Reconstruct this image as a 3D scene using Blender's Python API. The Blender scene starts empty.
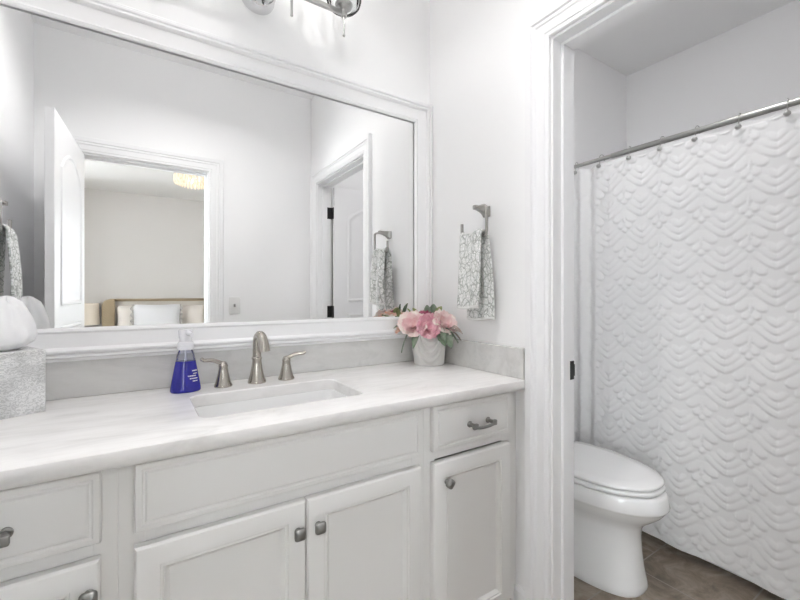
import bpy, bmesh, math, random
from mathutils import Vector, Matrix, noise
PI = math.pi
SC = bpy.context.scene
COL = SC.collection

# ------------------------------------------------------------ camera, world, light, exposure
CAM = Vector((-1.151, -1.506, 1.18))
cd = bpy.data.cameras.new('camera')
cd.sensor_width = 36.0
cd.lens = 18.0
cd.shift_y = -5.0 / 800.0
cd.clip_start = 0.02
cam = bpy.data.objects.new('camera', cd)
COL.objects.link(cam)
cam.location = CAM
cam.rotation_euler = (PI / 2, 0, -math.radians(33.124))
SC.camera = cam

world = bpy.data.worlds.new('world')
SC.world = world
world.use_nodes = True
wn = world.node_tree.nodes
wn['Background'].inputs[0].default_value = (0.94, 0.965, 1.0, 1)
wn['Background'].inputs[1].default_value = 15.5

SC.view_settings.view_transform = 'Standard'
SC.view_settings.look = 'None'
SC.view_settings.gamma = 1.0
SC.view_settings.use_curve_mapping = False
SC.view_settings.exposure = 0.16
SC.cycles.use_denoising = True
SC.cycles.max_bounces = 14
SC.cycles.diffuse_bounces = 10
SC.cycles.sample_clamp_indirect = 25.0

FILL_DOWN = 4.4
BULB = 4.0
CEIL = 10.0
FILL_TOIL = 47.0
CHAND = 0.8

# fill daylight enters the bedroom through added unseen windows (a portal only guides the sky's light)
for px_, py_, rz_, w_ in ((-2.65, -5.96, PI, 0.8), (0.95, -5.96, PI, 0.8), (-3.36, -2.65, PI / 2, 1.5)):
    pl = bpy.data.lights.new('window_portal', 'AREA')
    pl.shape = 'RECTANGLE'
    pl.size, pl.size_y = w_, 1.6
    pl.cycles.is_portal = True
    po = bpy.data.objects.new('window_portal', pl)
    COL.objects.link(po)
    po.location = (px_, py_, 1.5)
    po.rotation_euler = (PI / 2, 0, rz_)

# ------------------------------------------------------------ materials
def mat(name, col, rough=0.5, metal=0.0, **kw):
    m = bpy.data.materials.new(name)
    m.use_nodes = True
    b = m.node_tree.nodes['Principled BSDF']
    b.inputs['Base Color'].default_value = (*col, 1)
    b.inputs['Roughness'].default_value = rough
    b.inputs['Metallic'].default_value = metal
    for k, v in kw.items():
        b.inputs[k.replace('_', ' ')].default_value = v
    return m

def nd(m, t, **kw):
    n = m.node_tree.nodes.new(t)
    for k, v in kw.items():
        setattr(n, k, v)
    return n

def lk(m, a, b):
    m.node_tree.links.new(a, b)

def coords(m, scale=(1, 1, 1), rot=(0, 0, 0), out='Object'):
    tc = nd(m, 'ShaderNodeTexCoord')
    mp = nd(m, 'ShaderNodeMapping')
    mp.inputs['Scale'].default_value = scale
    mp.inputs['Rotation'].default_value = rot
    lk(m, tc.outputs[out], mp.inputs['Vector'])
    return mp.outputs['Vector']

def noise_n(m, vec, scale, detail=4, rough=0.5, dist=0.0):
    n = nd(m, 'ShaderNodeTexNoise')
    n.inputs['Scale'].default_value = scale
    n.inputs['Detail'].default_value = detail
    n.inputs['Roughness'].default_value = rough
    n.inputs['Distortion'].default_value = dist
    lk(m, vec, n.inputs['Vector'])
    return n.outputs['Fac']

def ramp(m, fac, stops):
    r = nd(m, 'ShaderNodeValToRGB')
    els = r.color_ramp.elements
    while len(els) < len(stops):
        els.new(0.5)
    for e, (p, c) in zip(els, stops):
        e.position = p
        e.color = (*c, 1)
    lk(m, fac, r.inputs['Fac'])
    return r.outputs['Color']

def bsdf(m):
    return m.node_tree.nodes['Principled BSDF']

def bump(m, fac, strength=0.2, dist=0.002):
    b = nd(m, 'ShaderNodeBump')
    b.inputs['Strength'].default_value = strength
    b.inputs['Distance'].default_value = dist
    lk(m, fac, b.inputs['Height'])
    lk(m, b.outputs['Normal'], bsdf(m).inputs['Normal'])

def mix(m, fac, a, b, blend='MIX'):
    n = nd(m, 'ShaderNodeMix', data_type='RGBA', blend_type=blend)
    if isinstance(fac, float):
        n.inputs[0].default_value = fac
    else:
        lk(m, fac, n.inputs[0])
    for i, v in ((6, a), (7, b)):
        if isinstance(v, tuple):
            n.inputs[i].default_value = (*v, 1)
        else:
            lk(m, v, n.inputs[i])
    return n.outputs[2]

WALL = mat('wall_paint', (0.885, 0.885, 0.89), 0.75)
bump(WALL, noise_n(WALL, coords(WALL), 260, 2), 0.05, 0.001)
CEILM = mat('ceiling_paint', (0.87, 0.87, 0.87), 0.9)
bump(CEILM, noise_n(CEILM, coords(CEILM), 180, 2), 0.06, 0.001)
BEDWALL = mat('bedroom_paint', (0.575, 0.55, 0.53), 0.85)
bump(BEDWALL, noise_n(BEDWALL, coords(BEDWALL), 200, 2), 0.05, 0.001)
BEDCEIL = mat('bedroom_ceiling_paint', (0.68, 0.665, 0.65), 0.9)
TRIM = mat('trim_enamel', (0.86, 0.86, 0.87), 0.35)
bump(TRIM, noise_n(TRIM, coords(TRIM), 90, 2), 0.02, 0.001)
CABIN = mat('cabinet_enamel', (0.79, 0.785, 0.775), 0.38)
bump(CABIN, noise_n(CABIN, coords(CABIN), 120, 2), 0.02, 0.001)
DARKIN = mat('cabinet_inside', (0.25, 0.24, 0.22), 0.8)

def marble(name, lo, hi, rot):
    m = mat(name, hi, 0.16)
    v = coords(m, (1.4, 3.6, 3.6), (0, 0, rot))
    f = noise_n(m, v, 2.2, 9, 0.62, 1.4)
    c1 = ramp(m, f, [(0.30, lo), (0.46, hi), (0.62, tuple(min(1, h * 1.05) for h in hi)), (0.78, lo)])
    f2 = noise_n(m, coords(m, (2, 8, 8), (0, 0, rot + 0.1)), 3.0, 6, 0.6, 0.6)
    c2 = ramp(m, f2, [(0.35, (0.94, 0.935, 0.93)), (0.55, (1, 1, 1))])
    lk(m, mix(m, 1.0, c1, c2, 'MULTIPLY'), bsdf(m).inputs['Base Color'])
    return m
MARBLE = marble('counter_marble', (0.70, 0.69, 0.685), (0.80, 0.79, 0.785), 0.12)
SPLASH = marble('backsplash_marble', (0.56, 0.56, 0.55), (0.65, 0.645, 0.635), -0.1)
PORC = mat('porcelain', (0.86, 0.86, 0.86), 0.08)
SEATM = mat('toilet_seat_plastic', (0.84, 0.84, 0.84), 0.2)

NICK = mat('brushed_nickel', (0.46, 0.43, 0.39), 0.26, 1.0)
bump(NICK, noise_n(NICK, coords(NICK, (1, 1, 30)), 60, 2), 0.04, 0.0005)
CHROME = mat('polished_chrome', (0.72, 0.72, 0.73), 0.08, 1.0)
SATIN = mat('satin_steel', (0.46, 0.46, 0.45), 0.32, 1.0)
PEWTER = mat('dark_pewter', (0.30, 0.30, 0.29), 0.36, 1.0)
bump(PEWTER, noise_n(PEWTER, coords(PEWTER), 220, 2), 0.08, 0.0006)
BLACK = mat('black_hinge_metal', (0.02, 0.02, 0.02), 0.45, 0.5)
RINGM = mat('towel_ring_nickel', (0.42, 0.41, 0.39), 0.4, 1.0)
MIRROR = mat('mirror_silver', (0.93, 0.935, 0.935), 0.0, 1.0)

def clear(name, tint, gloss=0.12):
    m = bpy.data.materials.new(name)
    m.use_nodes = True
    nt = m.node_tree
    nt.nodes.clear()
    o = nd(m, 'ShaderNodeOutputMaterial')
    t = nd(m, 'ShaderNodeBsdfTransparent')
    t.inputs[0].default_value = (*tint, 1)
    g = nd(m, 'ShaderNodeBsdfGlossy')
    g.inputs['Roughness'].default_value = 0.05
    lw = nd(m, 'ShaderNodeLayerWeight')
    lw.inputs[0].default_value = gloss
    mx = nd(m, 'ShaderNodeMixShader')
    lk(m, lw.outputs['Fresnel'], mx.inputs[0])
    lk(m, t.outputs[0], mx.inputs[1])
    lk(m, g.outputs[0], mx.inputs[2])
    lk(m, mx.outputs[0], o.inputs[0])
    return m
GLASS = clear('clear_glass', (0.97, 0.975, 0.975), 0.12)
PLASTIC = clear('clear_bottle_plastic', (0.90, 0.91, 0.95), 0.25)
PANE = clear('window_glass', (0.95, 0.97, 0.97), 0.1)

def emit(name, col, s):
    m = bpy.data.materials.new(name)
    m.use_nodes = True
    m.node_tree.nodes.clear()
    e = nd(m, 'ShaderNodeEmission')
    e.inputs[0].default_value = (*col, 1)
    e.inputs[1].default_value = s
    o = nd(m, 'ShaderNodeOutputMaterial')
    lk(m, e.outputs[0], o.inputs[0])
    return m
BULBM = emit('bulb_glow', (1.0, 0.97, 0.94), BULB)
FILL_UPLAMP = emit('ceiling_lamp_glow', (1.0, 0.985, 0.97), CEIL)  # for the added bowl lamp, out of view
FILL_TOILLAMP = emit('recessed_lamp_glow', (1.0, 0.98, 0.97), FILL_TOIL)  # for the added toilet room lamp, out of view

# floor tile: grey-brown slate-look porcelain laid square
def floor_tile():
    m = mat('floor_slate_tile', (0.2, 0.17, 0.14), 0.36)
    v = coords(m)
    tc = nd(m, 'ShaderNodeMapping')
    tc.inputs['Location'].default_value = (0.10, 0.515, 0)
    lk(m, v, tc.inputs['Vector'])
    br = nd(m, 'ShaderNodeTexBrick')
    br.offset = 0.5
    br.inputs['Color1'].default_value = (0.80, 0.80, 0.80, 1)
    br.inputs['Color2'].default_value = (1, 1, 1, 1)
    br.inputs['Mortar'].default_value = (1, 1, 1, 1)
    br.inputs['Scale'].default_value = 1.0
    br.inputs['Mortar Size'].default_value = 0.003
    br.inputs['Mortar Smooth'].default_value = 0.1
    br.inputs['Brick Width'].default_value = 0.35
    br.inputs['Row Height'].default_value = 0.35
    lk(m, tc.outputs[0], br.inputs['Vector'])
    f = noise_n(m, v, 7.0, 9, 0.68, 0.8)
    c = ramp(m, f, [(0.28, (0.12, 0.095, 0.073)), (0.44, (0.25, 0.20, 0.155)), (0.56, (0.36, 0.30, 0.24)), (0.70, (0.48, 0.42, 0.36))])
    c2 = mix(m, 1.0, c, br.outputs['Color'], 'MULTIPLY')
    c3 = mix(m, br.outputs['Fac'], c2, (0.30, 0.27, 0.235))
    lk(m, c3, bsdf(m).inputs['Base Color'])
    bump(m, f, 0.25, 0.003)
    return m
TILE = floor_tile()
CARPET = mat('bedroom_carpet', (0.45, 0.41, 0.36), 0.95)
bump(CARPET, noise_n(CARPET, coords(CARPET), 400, 3), 0.6, 0.004)

CURT = mat('curtain_cotton', (0.82, 0.82, 0.825), 0.85)
bump(CURT, noise_n(CURT, coords(CURT), 700, 2), 0.15, 0.0006)

def towel_mat():
    m = mat('towel_jacquard', (0.6, 0.6, 0.58), 0.95)
    v = coords(m, (1, 1, 1), (0, 0, 0), 'UV')
    wob = noise_n(m, v, 14, 3)
    w = nd(m, 'ShaderNodeVectorMath', operation='ADD')
    sc = nd(m, 'ShaderNodeVectorMath', operation='SCALE')
    lk(m, wob, sc.inputs[0])
    sc.inputs['Scale'].default_value = 0.05
    lk(m, v, w.inputs[0])
    lk(m, sc.outputs[0], w.inputs[1])
    vo = nd(m, 'ShaderNodeTexVoronoi', feature='DISTANCE_TO_EDGE')
    vo.inputs['Scale'].default_value = 36
    lk(m, w.outputs[0], vo.inputs['Vector'])
    line = ramp(m, vo.outputs['Distance'], [(0.0, (0.44, 0.455, 0.44)), (0.03, (0.54, 0.555, 0.54)), (0.085, (0.86, 0.865, 0.86)), (0.5, (0.90, 0.90, 0.90))])
    vo2 = nd(m, 'ShaderNodeTexVoronoi', feature='DISTANCE_TO_EDGE')
    vo2.inputs['Scale'].default_value = 95
    lk(m, w.outputs[0], vo2.inputs['Vector'])
    fine = ramp(m, vo2.outputs['Distance'], [(0.0, (0.72, 0.735, 0.72)), (0.10, (0.82, 0.83, 0.82)), (0.2, (1, 1, 1)), (0.9, (1, 1, 1))])
    lk(m, mix(m, 1.0, line, fine, 'MULTIPLY'), bsdf(m).inputs['Base Color'])
    bump(m, vo.outputs['Distance'], 0.6, 0.004)
    return m
TOWEL = towel_mat()
HEM = mat('towel_hem_white', (0.74, 0.745, 0.73), 0.95)

POTM = mat('pot_whitewash', (0.74, 0.73, 0.71), 0.7)
bump(POTM, noise_n(POTM, coords(POTM), 60, 4), 0.2, 0.001)

def petal(name, c_in, c_out, sc=1.0):
    m = mat(name, c_out, 0.7)
    f = noise_n(m, coords(m), 22, 4, 0.6)
    lk(m, ramp(m, f, [(0.36, c_in), (0.60, c_out)]), bsdf(m).inputs['Base Color'])
    return m
PET_PINK = petal('petal_pink', (0.70, 0.33, 0.41), (0.84, 0.56, 0.61))
PET_BLUSH = petal('petal_blush', (0.76, 0.48, 0.50), (0.86, 0.70, 0.68))
PET_CREAM = petal('petal_cream', (0.82, 0.63, 0.61), (0.88, 0.82, 0.76))
PET_PEACH = petal('petal_peach', (0.80, 0.42, 0.32), (0.84, 0.62, 0.52))
PET_MAG = petal('petal_magenta', (0.26, 0.035, 0.085), (0.42, 0.10, 0.17))
LEAFM = petal('leaf_sage', (0.14, 0.20, 0.13), (0.30, 0.35, 0.28))
LEAFG = petal('leaf_green', (0.13, 0.19, 0.06), (0.34, 0.38, 0.18))
LEAFD = petal('leaf_dusty', (0.22, 0.17, 0.15), (0.38, 0.32, 0.29))
STEMM = mat('stem_green', (0.14, 0.20, 0.08), 0.6)

SOAP = mat('blue_soap', (0.028, 0.028, 0.30), 0.12)
PUMPW = mat('pump_white_plastic', (0.80, 0.80, 0.84), 0.25)
PRINT = mat('label_print_white', (0.85, 0.86, 0.92), 0.4)
TISSUE = mat('tissue_paper', (0.88, 0.88, 0.89), 0.9)
TISSUE.node_tree.nodes['Principled BSDF'].inputs['Subsurface Weight'].default_value = 0.0
SWITCH = mat('switch_plastic', (0.74, 0.74, 0.73), 0.35)

def tissue_box_mat():
    m = mat('tissue_box_card', (0.6, 0.6, 0.6), 0.6)
    v = coords(m)
    vo = nd(m, 'ShaderNodeTexWave', wave_type='RINGS')
    vo.inputs['Scale'].default_value = 48
    vo.inputs['Distortion'].default_value = 14
    vo.inputs['Detail'].default_value = 3
    vo.inputs['Detail Scale'].default_value = 2.2
    lk(m, v, vo.inputs['Vector'])
    a = ramp(m, vo.outputs['Fac'], [(0.2, (0.60, 0.60, 0.60)), (0.7, (0.80, 0.80, 0.80))])
    f = noise_n(m, v, 16, 3)
    b = ramp(m, f, [(0.42, (0.80, 0.80, 0.80)), (0.58, (1, 1, 1))])
    lk(m, mix(m, 1.0, a, b, 'MULTIPLY'), bsdf(m).inputs['Base Color'])
    return m
TBOX = tissue_box_mat()

def rattan():
    m = mat('headboard_weave', (0.4, 0.3, 0.2), 0.8)
    v = coords(m)
    w1 = nd(m, 'ShaderNodeTexChecker')
    w1.inputs['Scale'].default_value = 55
    w1.inputs['Color1'].default_value = (0.40, 0.32, 0.21, 1)
    w1.inputs['Color2'].default_value = (0.27, 0.205, 0.125, 1)
    lk(m, v, w1.inputs['Vector'])
    lk(m, w1.outputs['Color'], bsdf(m).inputs['Base Color'])
    bump(m, w1.outputs['Fac'], 0.4, 0.004)
    return m
RATTAN = rattan()
LINEN = mat('headboard_linen', (0.56, 0.52, 0.47), 0.9)
PILW = mat('pillow_white_cotton', (0.61, 0.60, 0.605), 0.9)
PILB = mat('pillow_beige_cotton', (0.64, 0.59, 0.54), 0.9)
PILT = mat('pillow_trim_grey', (0.40, 0.38, 0.35), 0.9)
SHADEM = mat('lamp_shade_cream', (0.74, 0.66, 0.56), 0.9)
WOODD = mat('dark_walnut', (0.14, 0.085, 0.05), 0.5)
def crystal():
    m = bpy.data.materials.new('crystal_glow')
    m.use_nodes = True
    b = bsdf(m)
    b.inputs['Base Color'].default_value = (0.40, 0.33, 0.25, 1)
    b.inputs['Roughness'].default_value = 0.15
    f = noise_n(m, coords(m, (60, 60, 14)), 1.0, 3)
    c = ramp(m, f, [(0.35, (0.80, 0.58, 0.36)), (0.50, (1.0, 0.86, 0.66)), (0.62, (1.0, 0.96, 0.90))])
    lk(m, c, b.inputs['Emission Color'])
    b.inputs['Emission Strength'].default_value = 0.62
    return m
CRYSTAL = crystal()
CHANDM = emit('chandelier_bulb_glow', (1.0, 0.86, 0.66), CHAND * 8)

# ------------------------------------------------------------ helpers
class MB:
    def __init__(self):
        self.bm = bmesh.new()

    def box(self, x0, x1, y0, y1, z0, z1, bev=0.0, seg=2):
        vs = [self.bm.verts.new(p) for p in ((x0, y0, z0), (x1, y0, z0), (x1, y1, z0), (x0, y1, z0), (x0, y0, z1), (x1, y0, z1), (x1, y1, z1), (x0, y1, z1))]
        fs = [self.bm.faces.new([vs[i] for i in f]) for f in ((3, 2, 1, 0), (4, 5, 6, 7), (0, 1, 5, 4), (1, 2, 6, 5), (2, 3, 7, 6), (3, 0, 4, 7))]
        if bev > 0:
            es = list({e for f in fs for e in f.edges})
            bmesh.ops.bevel(self.bm, geom=es, offset=bev, segments=seg, affect='EDGES', profile=0.5)
        return self

    def loft(self, rings, closed=True, cap0=False, cap1=False, loop=False):
        vr = [[self.bm.verts.new(p) for p in r] for r in rings]
        n = len(vr[0])
        pairs = list(zip(vr[:-1], vr[1:]))
        if loop:
            pairs.append((vr[-1], vr[0]))
        for a, b in pairs:
            for i in range(n if closed else n - 1):
                j = (i + 1) % n
                try:
                    self.bm.faces.new((a[i], a[j], b[j], b[i]))
                except ValueError:
                    pass
        if cap0:
            self.bm.faces.new(vr[0][::-1])
        if cap1:
            self.bm.faces.new(vr[-1])
        return self

    def lathe(self, prof, c=(0, 0, 0), seg=32, axis='z', sx=1.0, sy=1.0, cap0=True, cap1=True):
        rings = []
        for r, h in prof:
            ring = []
            for k in range(seg):
                t = 2 * PI * k / seg
                a, b = r * math.cos(t) * sx, r * math.sin(t) * sy
                if axis == 'z':
                    p = (c[0] + a, c[1] + b, c[2] + h)
                elif axis == 'y':
                    p = (c[0] + b, c[1] + h, c[2] + a)
                else:
                    p = (c[0] + h, c[1] + a, c[2] + b)
                ring.append(p)
            rings.append(ring)
        return self.loft(rings, True, cap0 and prof[0][0] > 1e-6, cap1 and prof[-1][0] > 1e-6)

    def tube(self, pts, r, seg=12, caps=True, loop=False):
        pts = [Vector(p) for p in pts]
        n = len(pts)
        rs = r if isinstance(r, (list, tuple)) else [r] * n
        rings = []
        up = None
        for i, p in enumerate(pts):
            if loop:
                d = pts[(i + 1) % n] - pts[i - 1]
            else:
                d = pts[min(i + 1, n - 1)] - pts[max(i - 1, 0)]
            d.normalize()
            if up is None:
                up = Vector((0, 0, 1)) if abs(d.z) < 0.9 else Vector((1, 0, 0))
            s = d.cross(up).normalized()
            up = s.cross(d).normalized()
            rr = rs[i]
            if not isinstance(rr, tuple):
                rr = (rr, rr)
            rings.append([p + s * (rr[0] * math.cos(2 * PI * k / seg)) + up * (rr[1] * math.sin(2 * PI * k / seg)) for k in range(seg)])
        return self.loft(rings, True, caps and not loop, caps and not loop, loop)

    def sphere(self, c, r, seg=20, rings=12, sz=1.0):
        prof = [(r * math.sin(PI * i / rings), -r * sz * math.cos(PI * i / rings)) for i in range(rings + 1)]
        prof[0] = (r * 0.02, prof[0][1])
        prof[-1] = (r * 0.02, prof[-1][1])
        return self.lathe(prof, c, seg)

    def grid(self, fn, nu, nv, uv=False, wrap=False):
        vs = [[self.bm.verts.new(fn(i / nu, j / nv)) for j in range(nv + 1)] for i in range(nu + (0 if wrap else 1))]
        lay = self.bm.loops.layers.uv.verify() if uv else None
        nn = len(vs)
        for i in range(nu):
            for j in range(nv):
                i2 = (i + 1) % nn
                f = self.bm.faces.new((vs[i][j], vs[i2][j], vs[i2][j + 1], vs[i][j + 1]))
                if lay:
                    for lp, (a, b) in zip(f.loops, ((i, j), (i + 1, j), (i + 1, j + 1), (i, j + 1))):
                        lp[lay].uv = uv(a / nu, b / nv)
        return self

    def sweep(self, prof, path, to3d, closed=False):
        """profile (a outward in the plane, b off the plane) along a mitred path"""
        n = len(path)
        rings = []
        for i in range(n):
            p = Vector(path[i])
            def nrm(q0, q1):
                d = (Vector(q1) - Vector(q0)).normalized()
                return Vector((d.y, -d.x))
            if closed:
                n1, n2 = nrm(path[i - 1], path[i]), nrm(path[i], path[(i + 1) % n])
            else:
                n1 = nrm(path[i - 1], path[i]) if i > 0 else nrm(path[i], path[i + 1])
                n2 = nrm(path[i], path[i + 1]) if i < n - 1 else n1
            m = (n1 + n2) / (1 + n1.dot(n2))
            rings.append([to3d(p.x + m.x * a, p.y + m.y * a, b) for a, b in prof])
        return self.loft(rings, True, not closed, not closed, closed)

    def move(self, mtx):
        bmesh.ops.transform(self.bm, matrix=mtx, verts=self.bm.verts)
        return self

    def build(self, name, material, parent=None, smooth=35, recalc=True, world=True, **props):
        """world=True: coordinates are world ones and the parent is unrotated"""
        if recalc:
            bmesh.ops.recalc_face_normals(self.bm, faces=self.bm.faces)
        if parent is None:
            vs = self.bm.verts
            lo = [min(v.co[k] for v in vs) for k in range(3)]
            hi = [max(v.co[k] for v in vs) for k in range(3)]
            base = Vector(((lo[0] + hi[0]) / 2, (lo[1] + hi[1]) / 2, lo[2]))
        else:
            base = gloc(parent)
        if world:
            bmesh.ops.translate(self.bm, verts=self.bm.verts, vec=-base)
        me = bpy.data.meshes.new(name)
        self.bm.to_mesh(me)
        self.bm.free()
        if smooth:
            for p in me.polygons:
                p.use_smooth = True
            me.set_sharp_from_angle(angle=math.radians(smooth))
        me.materials.append(material)
        o = bpy.data.objects.new(name, me)
        COL.objects.link(o)
        if parent is None:
            if world:
                o.location = base
        else:
            o.parent = parent
        for k, v in props.items():
            o[k] = v
        return o

def gloc(o):
    v = Vector(o.location)
    while o.parent:
        o = o.parent
        v = v + Vector(o.location)
    return v

def thing(name, label, cat, loc, rz=0.0, group=None):
    o = bpy.data.objects.new(name, None)
    COL.objects.link(o)
    o.empty_display_size = 0.05
    o.location = loc
    o.rotation_euler = (0, 0, rz)
    o['label'] = label
    o['category'] = cat
    if group:
        o['group'] = group
    return o

def tag(o, label, cat, group=None):
    o['label'] = label
    o['category'] = cat
    if group:
        o['group'] = group
    return o

def struct(name, mb, m, parent=None, smooth=0, **kw):
    o = mb.build(name, m, parent, smooth=smooth)
    if parent is None:
        o['kind'] = 'structure'
    for k, v in kw.items():
        o[k] = v
    return o

def copy_tree(o, parent=None):
    c = o.copy()
    COL.objects.link(c)
    if parent is not None:
        c.parent = parent
    for ch in list(o.children):
        copy_tree(ch, c)
    return c

# ------------------------------------------------------------ room shell
XL, XR2 = -1.655, 1.76          # left wall, tub end of the toilet room
YB = -1.57                      # rear wall of the bathroom (bedroom doorway)
H = 2.74
WT = 0.115                      # wall thickness
D1a, D1b, DH = -0.672, -1.436, 2.03     # toilet room doorway in wall x=0..WT
D2a, D2b = -1.463, -0.752               # bedroom doorway in wall y=YB
BX0, BX1, BY = -3.3, 1.70, -5.9         # bedroom

struct('floor', MB().box(XL - 0.1, XR2 + 0.1, YB - WT, 0.1, -0.08, 0), TILE, label='grey-brown slate tile floor', category='floor')
struct('floor_bedroom', MB().box(BX0 - 0.1, BX1 + 0.1, BY - 0.1, YB - WT, -0.08, 0), CARPET, label='beige carpet of the bedroom', category='floor')
struct('ceiling', MB().box(XL - 0.1, XR2 + 0.1, YB - WT, 0.1, H, H + 0.1), CEILM, label='white painted ceiling', category='ceiling')
struct('ceiling_bedroom', MB().box(BX0 - 0.1, BX1 + 0.1, BY - 0.1, YB - WT, H, H + 0.1), BEDCEIL, label='pale ceiling of the bedroom', category='ceiling')
struct('wall_front', MB().box(XL - 0.1, XR2 + 0.1, 0, 0.1, 0, H), WALL, label='white wall behind the vanity', category='wall')
struct('wall_left', MB().box(XL - 0.1, XL, YB, 0, 0, H), WALL, label='white wall at the left end of the vanity', category='wall')
struct('wall_far', MB().box(XR2, XR2 + 0.1, YB, 0, 0, H), WALL, label='white wall beyond the shower curtain', category='wall')
jt = 0.018
wr = MB()
wr.box(0, WT, D1a + jt, 0, 0, H)
wr.box(0, WT, YB, D1b - jt, 0, H)
wr.box(0, WT, D1b - jt, D1a + jt, DH + jt, H)
struct('wall_right', wr, WALL, label='white wall with the toilet room doorway', category='wall')
wb = MB()
wb.box(XL - 0.1, D2a - jt, YB - WT, YB, 0, H)
wb.box(D2b + jt, XR2 + 0.1, YB - WT, YB, 0, H)
wb.box(D2a - jt, D2b + jt, YB - WT, YB, DH + jt, H)
struct('wall_rear', wb, WALL, label='white wall with the bedroom doorway', category='wall')
vy0, vy1, vz0, vz1 = -3.4, -1.9, 0.45, 2.4
wl = MB()
wl.box(BX0 - 0.1, BX0, BY, vy0, 0, H)
wl.box(BX0 - 0.1, BX0, vy1, YB - WT, 0, H)
wl.box(BX0 - 0.1, BX0, vy0, vy1, 0, vz0)
wl.box(BX0 - 0.1, BX0, vy0, vy1, vz1, H)
w3 = MB()
w3.box(BX0 - 0.08, BX0 - 0.03, vy0, vy0 + 0.045, vz0, vz1)
w3.box(BX0 - 0.08, BX0 - 0.03, vy1 - 0.045, vy1, vz0, vz1)
w3.box(BX0 - 0.08, BX0 - 0.03, vy0 + 0.045, vy1 - 0.045, vz0, vz0 + 0.045)
w3.box(BX0 - 0.08, BX0 - 0.03, vy0 + 0.045, vy1 - 0.045, vz1 - 0.045, vz1)
w3.box(BX0 - 0.075, BX0 - 0.035, vy0 + 0.045, vy1 - 0.045, 1.41, 1.44)
win3 = struct('window_3', w3, TRIM, label='white sash window in the bedroom side wall', category='window')  # added out of view, sends fill daylight to toilet and curtain
MB().box(BX0 - 0.058, BX0 - 0.052, vy0 + 0.045, vy1 - 0.045, vz0 + 0.045, vz1 - 0.045).build('window_pane', PANE, win3, smooth=0)
struct('wall_bedroom_left', wl, BEDWALL, label='bedroom side wall', category='wall')
struct('wall_bedroom_near', MB().box(BX0 - 0.1, XL - 0.1, YB - WT, YB, 0, H), BEDWALL, label='bedroom wall beside the bathroom', category='wall')
struct('wall_bedroom_right', MB().box(BX1, BX1 + 0.1, BY, YB - WT, 0, H), BEDWALL, label='bedroom side wall opposite the lamp', category='wall')
wz0, wz1 = 0.7, 2.3
WX = ((-3.05, -2.25), (0.55, 1.35))
wx = MB()
xs = [BX0 - 0.1, WX[0][0], WX[0][1], WX[1][0], WX[1][1], BX1 + 0.1]
for a_, b_ in ((0, 1), (2, 3), (4, 5)):
    wx.box(xs[a_], xs[b_], BY - 0.1, BY, 0, H)
for a_, b_ in WX:
    wx.box(a_, b_, BY - 0.1, BY, 0, wz0)
    wx.box(a_, b_, BY - 0.1, BY, wz1, H)
struct('wall_bedroom_far', wx, BEDWALL, label='greige bedroom wall behind the bed', category='wall')
for n_, (a_, b_) in enumerate(WX):
    w1 = MB()
    f_ = 0.045
    w1.box(a_, a_ + f_, BY - 0.08, BY - 0.03, wz0, wz1)
    w1.box(b_ - f_, b_, BY - 0.08, BY - 0.03, wz0, wz1)
    w1.box(a_ + f_, b_ - f_, BY - 0.08, BY - 0.03, wz0, wz0 + f_)
    w1.box(a_ + f_, b_ - f_, BY - 0.08, BY - 0.03, wz1 - f_, wz1)
    w1.box(a_ + f_, b_ - f_, BY - 0.075, BY - 0.035, 1.48, 1.52)
    win = struct('window_%d' % (n_ + 1), w1, TRIM, label='white sash window beside the bed', category='window')  # added out of view, fill daylight for the vanity fronts
    MB().box(a_ + f_, b_ - f_, BY - 0.058, BY - 0.052, wz0 + f_, wz1 - f_).build('window_pane', PANE, win, smooth=0)

# ---- trim: jambs with stops, casings, baseboards
CAS = [(0.008, 0), (0.008, 0.009), (0.011, 0.012), (0.020, 0.012), (0.022, 0.010), (0.025, 0.0135), (0.052, 0.0145),
       (0.056, 0.018), (0.062, 0.018), (0.064, 0.0155), (0.067, 0.0155), (0.071, 0.021), (0.092, 0.023), (0.095, 0.019), (0.095, 0)]
def casing(n, a, b, head, to3d, lab, w=1.0):
    # path up one jamb, across the head, down the other; outward is away from the opening
    prof = [(p[0] * w, p[1]) for p in CAS]
    return struct(n, MB().sweep(prof, [(a, 0), (a, head), (b, head), (b, 0)], to3d), TRIM, smooth=25, label=lab, category='trim')

# doorway to the toilet room: in the plane x, path over u=-y so outward works with increasing u
def side_in(u, z, b): return (-b, -u, z)
def side_out(u, z, b): return (WT + b, -u, z)
casing('trim_1', -D1b, -D1a, DH, lambda u, z, b: (-b, -u, z), 'white moulded casing of the toilet room doorway')if False else None
def path_casing(n, lo, hi, head, to3d, lab):
    prof = [(p[0] * 1.07, p[1]) for p in CAS]
    m = MB().sweep(prof, [(lo, 0), (lo, head), (hi, head), (hi, 0)], lambda u, z, b: to3d(u, z, b))
    return struct(n, m, TRIM, smooth=25, label=lab, category='trim')
# sweep's outward normal is to the right of travel; going up at lo the right side is +u (into the opening) so run it reversed
def doorway_casing(n, lo, hi, head, to3d, lab):
    m = MB().sweep([(p[0] * 1.06, p[1]) for p in CAS], [(hi, 0), (hi, head), (lo, head), (lo, 0)], to3d)
    return struct(n, m, TRIM, smooth=25, label=lab, category='trim')
doorway_casing('trim_1', -D1a, -D1b, DH, side_in, 'white moulded casing around the toilet room doorway')
doorway_casing('trim_2', -D1a, -D1b, DH, side_out, 'white casing on the toilet room side of its doorway')
doorway_casing('trim_3', D2a, D2b, DH, lambda u, z, b: (u, YB + b, z), 'white casing around the bedroom doorway')
doorway_casing('trim_4', D2a, D2b, DH, lambda u, z, b: (u, YB - WT - b, z), 'white casing on the bedroom side')
j1 = MB()
j1.box(0, WT, D1a, D1a + jt, 0, DH + jt)
j1.box(0, WT, D1b - jt, D1b, 0, DH + jt)
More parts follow.
